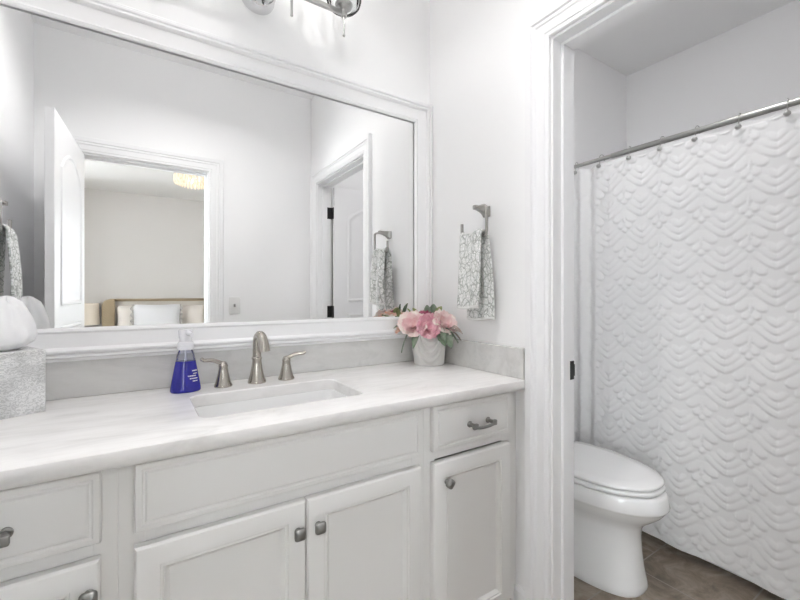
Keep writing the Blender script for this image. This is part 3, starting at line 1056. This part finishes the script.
# ------------------------------------------------------------ tissue box
def tissue():
    ang = math.radians(25.5)
    hw = 0.0625
    corner = Vector((-1.351, -0.150, 0))
    u = Vector((math.cos(ang), math.sin(ang), 0))
    n = Vector((-math.sin(ang), math.cos(ang), 0))
    c = corner - u * hw + n * hw
    t = thing('tissue_box', 'pale grey patterned cube tissue box at the left end of the counter', 'tissue box', (c.x, c.y, CT + 0.0005), ang)
    h = 0.158
    b = MB()
    # box with an oval slot in the lid
    n_ = 40
    oval = [(0.038 * math.cos(2 * PI * k / n_), 0.016 * math.sin(2 * PI * k / n_)) for k in range(n_)]
    def sqr(z, e=hw, r=0.003):
        return [(x, y, z) for x, y in rrect(-e, e, -e, e, r, 3)]
    b.loft([sqr(0), sqr(h - 0.002), sqr(h, hw - 0.002)], True, True, False)
    top = [v for v in b.bm.verts if abs(v.co.z - h) < 1e-6]
    es = [e for e in b.bm.edges if e.verts[0] in top and e.verts[1] in top]
    ov = [b.bm.verts.new((x, y, h)) for x, y in oval]
    ov2 = [b.bm.verts.new((x, y, h - 0.03)) for x, y in oval]
    for k in range(n_):
        es.append(b.bm.edges.new((ov[k], ov[(k + 1) % n_])))
        b.bm.faces.new((ov[k], ov[(k + 1) % n_], ov2[(k + 1) % n_], ov2[k]))
    bmesh.ops.triangle_fill(b.bm, edges=es, use_beauty=True)
    b.build('carton', TBOX, t, smooth=30, world=False)
    # the pulled tissue: a soft crumpled puff, widest low down, gathered into the slot
    prof = [(-0.020, 0.010), (-0.004, 0.013), (0.006, 0.030), (0.018, 0.047), (0.036, 0.051), (0.058, 0.047), (0.080, 0.040), (0.100, 0.0325), (0.117, 0.025), (0.127, 0.014), (0.130, 0.0004)]
    def fn(a, v):
        th = 2 * PI * a
        q = v * (len(prof) - 1)
        i = min(int(q), len(prof) - 2)
        f = q - i
        z = prof[i][0] + (prof[i + 1][0] - prof[i][0]) * f
        r = prof[i][1] + (prof[i + 1][1] - prof[i][1]) * f
        fold = 1 + 0.15 * math.sin(3 * th + 0.8 + 14 * z) + 0.05 * abs(math.sin(5 * th - 26 * z)) + 0.07 * math.sin(7 * th + 30 * z) + 0.05 * noise.noise(Vector((math.cos(th) * 2, math.sin(th) * 2, z * 30)))
        x = r * fold * math.cos(th) * 1.0 + 0.004 * v
        y = r * fold * math.sin(th) * 0.92
        if z < 0.002:
            y *= 0.8
        return (x, y, h + z + 0.008 * math.sin(2 * th + 1.0) * (v > 0.25) * min(1, (v - 0.25) * 2))
    o = MB().grid(fn, 64, 40, wrap=True).build('tissue', TISSUE, t, smooth=70, world=False)
tissue()

# ------------------------------------------------------------ flower pot
def flowers():
    cx, cy = -0.100, -0.126
    z = CT + 0.0005
    F = thing('flower_pot', 'whitewashed pot of pink and cream artificial peonies in the counter corner', 'flower pot', (cx, cy, z))
    rb, rt, hp = 0.065, 0.0755, 0.142
    # carved nested U-shaped grooves on the pot's face
    front = math.atan2(CAM.y - cy, CAM.x - cx) + 0.05
    def surf(a, v):
        th = 2 * PI * a
        r = rb + (rt - rb) * v
        d = (th - front + PI) % (2 * PI) - PI
        k = math.sqrt((d * 1.25) ** 2 + ((1.05 - v) * 1.25) ** 2)
        g = 0.0030 * math.cos(k * 27) if k < 1.35 else 0.0
        g *= max(0.0, 1 - max(0, abs(d) - 0.9) * 3) if abs(d) < 1.3 else 0
        r += g
        return (cx + r * math.cos(th), cy + r * math.sin(th), z + 0.004 + (hp - 0.004) * v)
    p = MB().grid(lambda a, v: surf(a, v), 120, 48, wrap=True)
    p.lathe([(0.02, 0.0), (rb - 0.004, 0.0), (rb, 0.004)], (cx, cy, z), 60, cap0=True, cap1=False)
    p.lathe([(rt, hp), (rt - 0.003, hp + 0.003), (rt - 0.007, hp), (rt - 0.012, hp - 0.04), (0.01, hp - 0.041)], (cx, cy, z), 60, cap0=False)
    p.build('pot', POTM, F, smooth=40)

    rnd = random.Random(11)
    def bloom(pos, R, axis, m, heart=None, layers=5, openness=1.0, seed=0):
        rd = random.Random(seed)
        ax = Vector(axis).normalized()
        rot = Vector((0, 0, 1)).rotation_difference(ax).to_matrix().to_4x4()
        M = Matrix.Translation(pos) @ rot
        b = MB()
        def petal_fn(th0, wid, length, base_r, cup, tilt, wob):
            def fn(a, v):
                s = (a - 0.5)
                w = wid * math.sin(min(1.0, v * 0.80 + 0.16) * PI) ** 0.55
                th = th0 + s * w
                # climbs and bulges like a cup
                ang = tilt * (v ** cup)
                rr = base_r * 0.3 + length * math.sin(min(v * 1.35, 1.5) * PI / 2 * 0.8) * math.sin(0.25 + ang)
                zz = -0.3 * R + length * v * math.cos(ang * 0.72) * 1.05
                rr *= 1 + 0.05 * math.sin(s * 9 + wob) * v
                zz -= 0.22 * length * (s * 2) ** 2 * v
                zz += 0.04 * length * math.sin(s * 12 + wob) * v
                return M @ Vector((rr * math.cos(th), rr * math.sin(th), zz))
            return fn
        hb = MB()
        for L in range(layers):
            q = L / max(1, layers - 1)
            n = (3, 4, 5, 6, 7)[L]
            tgt = hb if L < 3 else b
            for k in range(n):
                th0 = 2 * PI * (k + 0.5 * (L % 2)) / n + rd.uniform(-0.15, 0.15)
                tgt.grid(petal_fn(th0, 2 * PI / n * 1.55, R * (0.95 + 0.15 * q) * rd.uniform(0.93, 1.05), R * (0.2 + 0.3 * q), 0.9, (0.20 + 0.95 * q) * openness, rd.uniform(0, 6)), 8, 7)
        o = b.build('bloom', m, F, smooth=70, recalc=False)
        hb.build('heart', heart, o, smooth=70, recalc=False)
        return o
    top = z + hp
    blooms = [
        ((-0.196, -0.140, 1.052), 0.050, (-0.50, -0.70, 0.60), PET_CREAM, PET_BLUSH, 1.0),
        ((-0.155, -0.186, 1.046), 0.046, (-0.35, -0.95, 0.40), PET_PINK, PET_PINK, 0.85),
        ((-0.080, -0.196, 1.058), 0.050, (0.05, -0.85, 0.62), PET_CREAM, PET_BLUSH, 1.0),
        ((-0.124, -0.140, 1.078), 0.034, (-0.1, -0.5, 1.0), PET_MAG, PET_MAG, 0.9),
        ((-0.190, -0.078, 1.052), 0.044, (-0.7, 0.5, 0.6), PET_PEACH, PET_CREAM, 1.0),
        ((-0.100, -0.078, 1.060), 0.044, (0.1, 0.5, 0.9), PET_CREAM, PET_PEACH, 1.0),
    ]
    for i, (p_, R, ax, m, h_, op) in enumerate(blooms):
        o = bloom(p_, R, ax, m, h_, 5, op, 20 + i)
        base = Vector((cx + (p_[0] - cx) * 0.35, cy + (p_[1] - cy) * 0.35, top - 0.035))
        tip = Vector(p_) - Vector(ax).normalized() * R * 0.35
        MB().tube([base, (base + tip) / 2 + Vector((0, 0, 0.008)), tip], 0.003, 8).build('stem', STEMM, F, smooth=60)
    def leaf(start, end, width, m, droop=0.012, roll=0.0, lobed=0.0):
        s, e = Vector(start), Vector(end)
        d = (e - s)
        up = Vector((0, 0, 1))
        side = d.cross(up)
        side = side.normalized() if side.length > 1e-5 else Vector((1, 0, 0))
        side = (Matrix.Rotation(roll, 3, d.normalized()) @ side)
        nn = side.cross(d.normalized())
        def fn(a, v):
            w = width * math.sin(min(1, v * 0.95 + 0.04) * PI) ** 0.75 * (1 + lobed * math.sin(v * 22))
            q = (a - 0.5) * 2
            return s + d * v + side * (w * q) + nn * (0.25 * width * abs(q)) - Vector((0, 0, droop)) * (v * v) + up * 0.012 * math.sin(v * PI)
        o = MB().grid(fn, 6, 14).build('leaf', m, F, smooth=60, recalc=False)
    tz = top
    leaves = [
        ((-0.215, -0.150, tz + 0.006), (-0.258, -0.152, tz - 0.070), 0.017, LEAFM, 0.01, 0.5),
        ((-0.185, -0.160, tz + 0.000), (-0.222, -0.178, tz - 0.052), 0.014, LEAFM, 0.012, -0.4),
        ((-0.100, -0.195, tz + 0.010), (-0.092, -0.262, tz - 0.052), 0.030, LEAFM, 0.012, 0.2, 0.12),
        ((-0.090, -0.200, tz + 0.010), (-0.056, -0.262, tz - 0.030), 0.024, LEAFM, 0.014, -0.5, 0.12),
        ((-0.110, -0.195, tz + 0.006), (-0.116, -0.258, tz - 0.040), 0.022, LEAFM, 0.012, 0.9, 0.1),
        ((-0.080, -0.205, tz + 0.012), (-0.042, -0.275, tz + 0.010), 0.018, LEAFD, 0.016, 0.4),
        ((-0.075, -0.205, tz + 0.004), (-0.048, -0.272, tz - 0.018), 0.016, LEAFD, 0.016, -0.3),
        ((-0.080, -0.125, tz + 0.030), (-0.060, -0.105, tz + 0.115), 0.018, LEAFM, 0.0, 0.3),
        ((-0.100, -0.120, tz + 0.030), (-0.100, -0.110, tz + 0.112), 0.016, LEAFM, 0.0, -0.6),
        ((-0.080, -0.130, tz + 0.030), (-0.040, -0.140, tz + 0.105), 0.016, LEAFG, 0.0, 0.7),
        ((-0.170, -0.090, tz + 0.020), (-0.235, -0.062, tz + 0.072), 0.020, LEAFG, 0.01, 0.2),
        ((-0.170, -0.080, tz + 0.010), (-0.238, -0.056, tz + 0.020), 0.020, LEAFM, 0.01, 0.6),
        ((-0.140, -0.080, tz + 0.015), (-0.165, -0.050, tz + 0.095), 0.018, LEAFG, 0.0, 0.0),
        ((-0.120, -0.080, tz + 0.020), (-0.150, -0.070, tz + 0.108), 0.016, LEAFG, 0.01, 0.5),
    ]
    for L in leaves:
        leaf(*L)
flowers()

# ------------------------------------------------------------ toilet
def toilet():
    cx = 0.515
    T = thing('toilet', 'white elongated toilet with closed lid in front of the shower curtain', 'toilet', (cx, -0.40, 0))
    def egg(yf, yb, hw, z, ywide=None, p=2.15, n=56):
        yw = ywide if ywide is not None else yb - (yb - yf) * 0.42
        pts = []
        for k in range(n):
            t = 2 * PI * k / n
            c, s = math.cos(t), math.sin(t)
            e = 2 / p
            x = hw * math.copysign(abs(c) ** e, c)
            if s < 0:
                y = yw - (yw - yf) * abs(s) ** e
            else:
                pb = 2 / 2.8
                y = yw + (yb - yw) * abs(s) ** pb
            pts.append((cx + x, y, z))
        return pts
    rows = [  # z, front, back, half width, squareness
        (0.0, -0.708, -0.06, 0.142, 2.7), (0.012, -0.712, -0.06, 0.145, 2.7), (0.03, -0.709, -0.06, 0.143, 2.7), (0.08, -0.700, -0.06, 0.138, 2.6), (0.14, -0.694, -0.06, 0.134, 2.5),
        (0.20, -0.692, -0.06, 0.131, 2.4), (0.245, -0.696, -0.06, 0.132, 2.3), (0.272, -0.712, -0.06, 0.142, 2.25), (0.297, -0.742, -0.07, 0.162, 2.2), (0.320, -0.768, -0.08, 0.181, 2.15),
        (0.338, -0.782, -0.09, 0.192, 2.15), (0.350, -0.788, -0.10, 0.198, 2.15), (0.354, -0.793, -0.10, 0.2015, 2.15), (0.359, -0.794, -0.10, 0.202, 2.15), (0.400, -0.786, -0.11, 0.198, 2.15), (0.411, -0.780, -0.11, 0.194, 2.15), (0.414, -0.768, -0.12, 0.184, 2.15)]
    MB().loft([egg(f, b, w, z, p=p_) for z, f, b, w, p_ in rows], True, True, True).build('bowl', PORC, T, smooth=50)
    def slab_(z0, z1, f, b, w, dome=0.0, e=0.004):
        r = [egg(f + e, b - e, w - e, z0), egg(f, b, w, z0 + e), egg(f, b, w, z1 - e), egg(f + e, b - e, w - e, z1)]
        if dome:
            for q in (0.25, 0.5, 0.75, 0.95):
                r.append(egg(f + (0.26 * q), b - 0.2 * q, w * (1 - q), z1 + dome * (1 - (1 - q) ** 2)))
        return r
    MB().loft(slab_(0.4175, 0.433, -0.775, -0.24, 0.193), True, True, True).build('seat', SEATM, T, smooth=50)
    lid = MB().loft(slab_(0.437, 0.453, -0.771, -0.235, 0.191, 0.004, 0.005), True, True, True)
    lid.build('lid', SEATM, T, smooth=50)
    for s in (-1, 1):
        MB().tube([(cx + s * 0.075 - 0.02, -0.222, 0.434), (cx + s * 0.075 + 0.02, -0.222, 0.434)], 0.012, 14).build('seat_hinge', SEATM, T, smooth=50)
    tk = MB()
    rr = []
    for z, i in ((0.4145, 0.02), (0.43, 0.008), (0.55, 0.004), (0.72, 0.0)):
        rr.append([(x, y, z) for x, y in rrect(cx - 0.215 + i, cx + 0.215 - i, -0.215 + i, -0.015, 0.03)])
    tk.loft(rr, True, True, True).build('tank', PORC, T, smooth=50)
    rr = []
    for z, i in ((0.7205, 0.0), (0.725, -0.006), (0.745, -0.008), (0.755, 0.0), (0.757, 0.02)):
        rr.append([(x, y, z) for x, y in rrect(cx - 0.215 + i, cx + 0.215 - i, -0.215 + i, -0.008, 0.03)])
    MB().loft(rr, True, True, True).build('tank_lid', PORC, T, smooth=50)
    lv = MB().lathe([(0.014, 0), (0.014, -0.008), (0.006, -0.010), (0.006, -0.02)], (cx - 0.15, -0.2125, 0.67), 16, 'y')
    lv.tube([(cx - 0.15, -0.234, 0.67), (cx - 0.11, -0.238, 0.664), (cx - 0.075, -0.236, 0.658)], [0.006, 0.0065, 0.007], 10)
    lv.build('flush_lever', NICK, T, smooth=50)
toilet()

# ------------------------------------------------------------ tub, rod, hooks, curtain
def tub():
    x0, x1, y0, y1 = 0.945, XR2 - 0.002, YB + 0.003, -0.003
    t = thing('bathtub', 'white bathtub hidden behind the shower curtain', 'bathtub', ((x0 + x1) / 2, (y0 + y1) / 2, 0))
    rr = [[(x, y, z) for x, y in rrect(x0 + i, x1 - j, y0 + j, y1 - j, r)] for z, i, j, r in ((0, 0.012, 0.0, 0.004), (0.36, 0.0, 0, 0.01), (0.375, 0.004, 0.004, 0.012), (0.378, 0.012, 0.012, 0.02), (0.376, 0.065, 0.07, 0.08), (0.36, 0.08, 0.085, 0.09), (0.12, 0.12, 0.14, 0.1), (0.07, 0.17, 0.2, 0.1))]
    MB().loft(rr, True, True, True).build('tub_shell', PORC, t, smooth=40)
tub()
XC, ZR = 0.89, 1.897
rod = thing('shower_rod', 'satin steel shower curtain rod across the tub', 'curtain rod', (XC, YB / 2, ZR - 0.03))
MB().tube([(XC, -0.006, ZR), (XC, -0.40, ZR)], 0.0105, 18).build('inner_tube', SATIN, rod, smooth=50)
MB().tube([(XC, -0.375, ZR), (XC, YB + 0.006, ZR)], 0.0130, 18).build('outer_tube', SATIN, rod, smooth=50)
for y, s in ((-0.0005, -1), (YB + 0.0005, 1)):
    MB().lathe([(0.030, 0), (0.030, s * 0.005), (0.022, s * 0.014), (0.015, s * 0.022)], (XC, y, ZR), 24, 'y').build('end_flange', SATIN, rod, smooth=50)
HY = [-0.18, -0.324, -0.467, -0.616, -0.755, -0.901, -1.044, -1.19, -1.335]
ORD = ['leftmost', 'second from the left', 'third from the left', 'fourth from the left', 'fifth from the left', 'third from the right', 'second from the right', 'first beyond the photo edge', 'last beyond the photo edge']
def hook():
    h = thing('curtain_hook', '', 'curtain hook', (0, 0, 0), group='curtain hooks on the shower rod')
    w = MB()
    pts = []
    for i in range(15):
        a = math.radians(-60 + 240 * i / 14)
        pts.append((-0.0185 * math.cos(a), 0, 0.0185 * math.sin(a)))
    pts = [(0.0185 * math.cos(math.radians(215 - 255 * i / 16)), 0.0, 0.0185 * math.sin(math.radians(215 - 255 * i / 16)) + 0.002) for i in range(17)]
    pts = pts[::-1]
    pts += [(-0.017, 0, -0.022), (-0.017, 0, -0.036), (-0.024, 0, -0.042)]
    w.tube(pts, 0.0017, 8)
    w.build('wire', SATIN, h, smooth=60, world=False)
    MB().sphere((-0.026, 0, -0.042), 0.0115, 18, 12, 0.9).build('ball', SATIN, h, smooth=60, world=False)
    return h
h0 = hook()
for i, y in enumerate(HY):
    o = h0 if i == 0 else copy_tree(h0)
    o.location = (XC, y, ZR)
    o.rotation_euler = (0, 0, random.Random(i).uniform(-0.25, 0.25))
    if i < 7:
        o['label'] = 'steel ball curtain hook on the rod, ' + ORD[i] + ' of seven in view'
    else:
        o['label'] = 'steel ball curtain hook on the rod, ' + ORD[i]

def curtain():
    y0, y1 = -0.155, -1.50
    zt, zb = ZR - 0.026, 0.045
    PU, PV = 0.162, 0.142
    # raised petals: (centre u, centre v, half length, half width, angle) in metres inside one cell, v up
    def E(u, v, a, b, deg, side=0): return (u, v, a, b, math.cos(math.radians(deg)), math.sin(math.radians(deg)), side)
    pet = []
    for s in (1, -1):
        # leaf column at u=0: stacked lobes rising outwards along a steep chevron, split by a midrib
        pet.append(E(s * 0.0330, 0.0360, 0.0520, 0.0150, s * 39, s))
        pet.append(E(s * 0.0225, 0.0600, 0.0360, 0.0140, s * 42, s))
        pet.append(E(s * 0.0120, 0.0850, 0.0240, 0.0130, s * 50, s))
        # fan column at u=PU/2, petals hanging from the apex between two chevrons
        pet.append(E(PU / 2 - s * 0.0265, 0.0080, 0.0350, 0.0205, s * 50))
        pet.append(E(PU / 2 - s * 0.0150, -0.0310, 0.0230, 0.0155, s * 64))
    pet.append(E(PU / 2, -0.0540, 0.0180, 0.0135, 90))
    pet.append(E(PU / 2, 0.0050, 0.0330, 0.0075, 90))
    def relief(u, v):
        best = second = 0.0
        u0 = (u + PU / 2) % PU - PU / 2
        for (cu, cv, a, b, c, s, side) in pet:
            if side and u0 * side < 0:
                continue
            du = (u - cu + PU / 2) % PU - PU / 2
            dv = (v - cv + PV / 2) % PV - PV / 2
            if abs(du) > 0.048 or abs(dv) > 0.044:
                continue
            p = (du * c + dv * s) / a
            q = (-du * s + dv * c) / b
            d = p * p + q * q
            if d < 1:
                low = -dv / max(b, abs(s) * a)
                h = (1 - d) ** 0.32 * (0.62 + 0.38 * max(-1.0, min(1.0, low)))
                if h > best:
                    best, second = h, best
                elif h > second:
                    second = h
        if second > 0:
            best *= 0.55 + 0.45 * min(1.0, (best - second) / 0.22)
        if abs(u0) < 0.0045:
            best *= 0.6 + 0.4 * abs(u0) / 0.0045
        return best
    NU, NV = 340, 430
    vs = []
    seed = 3.1
    for i in range(NU + 1):
        a = i / NU
        for j in range(NV + 1):
            b = j / NV
            z = zt + (zb - zt) * b
            s = a * 1.62
            y = y0 + (y1 - y0) * a
            # soft hanging folds, deeper at the gathered left end
            g = 0.017 * math.exp(-((a - 0.04) / 0.07) ** 2)
            fold = g * math.sin(a * 95 + 0.6) + (0.0055 + 0.004 * b) * math.sin(a * 27 + 0.4 * math.sin(b * 3)) + 0.006 * math.sin(a * 11 + 1.0 + b)
            # pinched at the hooks
            for hy in HY:
                dd_ = abs(y - hy)
                if dd_ < 0.05:
                    fold -= 0.004 * (1 - dd_ / 0.05) * max(0, 1 - b * 14)
            wob = noise.noise(Vector((y * 7, z * 7, seed))) * 0.0025
            rl = relief(y + 0.008 * noise.noise(Vector((y * 5, z * 5, 9.0))) + 0.043, z + 0.006 * noise.noise(Vector((y * 6, z * 6, 4.0))))
            edge = 1.0 if 0.008 < b else 0.0
            zz = z
            if b < 0.02:
                dmin = min(abs(y - hy) for hy in HY)
                zz -= 0.006 * min(1, dmin / 0.07) * (1 - b / 0.02)
            vs.append((XC - 0.012 + fold + wob - 0.0048 * rl * edge, y, zz))
    fs = []
    W = NV + 1
    for i in range(NU):
        for j in range(NV):
            fs.append((i * W + j, i * W + j + 1, (i + 1) * W + j + 1, (i + 1) * W + j))
    me = bpy.data.meshes.new('shower_curtain')
    base = Vector((XC, (y0 + y1) / 2, zb))
    me.from_pydata([(x - base.x, y - base.y, z - base.z) for x, y, z in vs], [], fs)
    for p in me.polygons:
        p.use_smooth = True
    me.materials.append(CURT)
    o = bpy.data.objects.new('shower_curtain', me)
    COL.objects.link(o)
    o.location = base
    tag(o, 'white shower curtain embossed with leaf and fan motifs', 'shower curtain')
curtain()

# ------------------------------------------------------------ bedroom seen in the mirror
def bedroom():
    bx0, bx1 = -1.60, -0.09
    B = thing('bed', 'bed with a woven tan headboard, seen through the bedroom doorway in the mirror', 'bed', ((bx0 + bx1) / 2, -5.0, 0))
    cxm = (bx0 + bx1) / 2
    MB().box(bx0 + 0.12, bx1 - 0.12, BY + 0.03, BY + 0.10, 0.25, 1.09, 0.01).build('headboard', LINEN, B, smooth=30)
    MB().box(bx0 + 0.10, bx1 - 0.10, BY + 0.02, BY + 0.115, 1.085, 1.125, 0.008).build('headboard_rail', RATTAN, B, smooth=30, label='woven tan top rail')
    for s, x in ((1, bx0), (-1, bx1 - 0.15)):
        w = MB()
        rings = []
        pr = []
        for k in range(9):
            a = math.radians(90 * k / 8)
            pr.append((0.10 * math.sin(a), 0.10 * math.cos(a)))
        # outline in xz: rounded outer top corner
        out = [(0.0, 0.0)] + [(0.10 - 0.10 * math.cos(math.radians(90 * k / 8)), 1.02 + 0.10 * math.sin(math.radians(90 * k / 8))) for k in range(9)] + [(0.15, 1.12), (0.15, 0.0)]
        if s < 0:
            out = [(0.15 - a, b) for a, b in out]
        w.loft([[(x + a, BY + 0.02, b) for a, b in out], [(x + a, BY + 0.26, b) for a, b in out]], True, True, True)
        w.build('headboard_wing', RATTAN, B, smooth=30, label='woven tan side wing')
    MB().box(bx0 + 0.10, bx1 - 0.10, BY + 0.28, -3.95, 0.12, 0.32, 0.02).build('bed_base', LINEN, B, smooth=30)
    MB().box(bx0 + 0.06, bx1 - 0.06, BY + 0.27, -3.92, 0.325, 0.60, 0.06, 4).build('mattress', PILW, B, smooth=40)
    for x in (bx0 + 0.15, bx1 - 0.15):
        for y in (BY + 0.35, -4.05):
            MB().lathe([(0.025, 0), (0.03, 0.125)], (x, y, 0), 14).build('leg', WOODD, B, smooth=40)
    def pillow(label, x, y, w, h, m, tilt, ruffle=None):
        p = thing('pillow', label, 'pillow', (x, y, 0.604), group=None)
        b = MB()
        def fn(sgn):
            def g(u, v):
                a, c = u * 2 - 1, v * 2 - 1
                e = max(0.0, (1 - a ** 4) * (1 - c ** 4)) ** 0.5
                px = a * w / 2 * (1 - 0.06 * (1 - abs(c)))
                pz = c * h / 2 * (1 - 0.06 * (1 - abs(a))) + h / 2
                return (px, sgn * 0.075 * e + pz * -tilt * -1 * -1, pz)
            return g
        b.grid(fn(1), 18, 14)
        b.grid(fn(-1), 18, 14)
        bmesh.ops.remove_doubles(b.bm, verts=b.bm.verts, dist=1e-5)
        o = b.build('cushion', m, p, smooth=60, world=False)
        if ruffle:
            for s in (-1, 1):
                r = MB()
                def rf(u, v, s=s):
                    pz = v * h
                    return (s * (w / 2 - 0.014 + (0.034 + 0.012 * math.sin(v * 31)) * u), 0.014 * math.sin(v * 40) * u - pz * tilt, pz)
                r.grid(rf, 3, 60)
                ro = r.build('ruffle', PILT, p, smooth=60, world=False, label='grey ruffled trim')
                sm = ro.modifiers.new('t', 'SOLIDIFY')
                sm.thickness = 0.004
        return p
    pillow('beige pillow against the left half of the headboard', bx0 + 0.44, BY + 0.35, 0.52, 0.42, PILB, 0.16)
    pillow('beige pillow against the right half of the headboard', bx1 - 0.44, BY + 0.35, 0.52, 0.42, PILB, 0.16)
    pillow('white pillow with grey ruffled edges at the middle of the bed', -0.925, BY + 0.56, 0.60, 0.44, PILW, 0.18, True)
    n = thing('nightstand', 'small dark wooden nightstand beside the bed', 'nightstand', (-1.93, BY + 0.25, 0))
    MB().box(-2.15, -1.70, BY + 0.02, BY + 0.42, 0.22, 0.58, 0.006).build('body', WOODD, n, smooth=30)
    MB().box(-2.17, -1.68, BY + 0.01, BY + 0.44, 0.582, 0.605, 0.004).build('top', WOODD, n, smooth=30)
    for x in (-2.12, -1.73):
        for y in (BY + 0.05, BY + 0.39):
            MB().box(x - 0.02, x + 0.02, y - 0.02, y + 0.02, 0, 0.2195).build('leg', WOODD, n, smooth=0)
    MB().box(-2.13, -1.72, BY + 0.421, BY + 0.436, 0.26, 0.54, 0.003).build('drawer', WOODD, n, smooth=30)
    l = thing('table_lamp', 'table lamp with a cream drum shade on the nightstand', 'lamp', (-1.825, BY + 0.24, 0.606))
    MB().lathe([(0.07, 0), (0.07, 0.015), (0.03, 0.03), (0.05, 0.07), (0.045, 0.10), (0.012, 0.13), (0.012, 0.17)], (-1.825, BY + 0.24, 0.606), 24).build('lamp_base', PORC, l, smooth=50)
    MB().lathe([(0.205, 0.155), (0.195, 0.455), (0.192, 0.455), (0.202, 0.155)], (-1.825, BY + 0.24, 0.606), 36, cap0=False, cap1=False).build('lamp_shade', SHADEM, l, smooth=50)
    # crystal drum chandelier
    x, y, r, zt = -0.584, -4.15, 0.20, H
    c = thing('chandelier', 'glowing crystal drum ceiling light in the bedroom, seen in the mirror', 'ceiling light', (x, y, 2.50))
    MB().lathe([(0.09, 0), (0.09, -0.02), (0.02, -0.025), (0.02, -0.05)], (x, y, zt - 0.0005), 28).build('canopy', CHROME, c, smooth=40)
    rg = MB()
    rg.lathe([(r + 0.006, 0), (r + 0.006, -0.018), (r - 0.02, -0.018), (r - 0.02, 0)], (x, y, zt - 0.045), 44, cap0=False, cap1=False)
    for k in range(4):
        a = k * PI / 2
        rg.tube([(x + 0.02 * math.cos(a), y + 0.02 * math.sin(a), zt - 0.05), (x + r * math.cos(a), y + r * math.sin(a), zt - 0.05)], 0.005, 8)
    rg.build('drum_ring', CHROME, c, smooth=40)
    for k in range(32):
        a = 2 * PI * k / 32
        px, py = x + r * math.cos(a), y + r * math.sin(a)
        MB().lathe([(0.004, -0.064), (0.013, -0.075), (0.015, -0.12), (0.013, -0.155), (0.003, -0.175)], (px, py, zt), 6).build('crystal', CRYSTAL, c, smooth=20)
    for k in range(20):
        a = 2 * PI * k / 20
        px, py = x + 0.68 * r * math.cos(a), y + 0.68 * r * math.sin(a)
        MB().lathe([(0.004, -0.064), (0.013, -0.09), (0.015, -0.13), (0.013, -0.18), (0.003, -0.20)], (px, py, zt), 6).build('crystal', CRYSTAL, c, smooth=20)
    for k in range(3):
        a = 2 * PI * k / 3 + 0.4
        MB().sphere((x + 0.09 * math.cos(a), y + 0.09 * math.sin(a), zt - 0.10), 0.03).build('bulb', CHANDM, c, smooth=60)
bedroom()
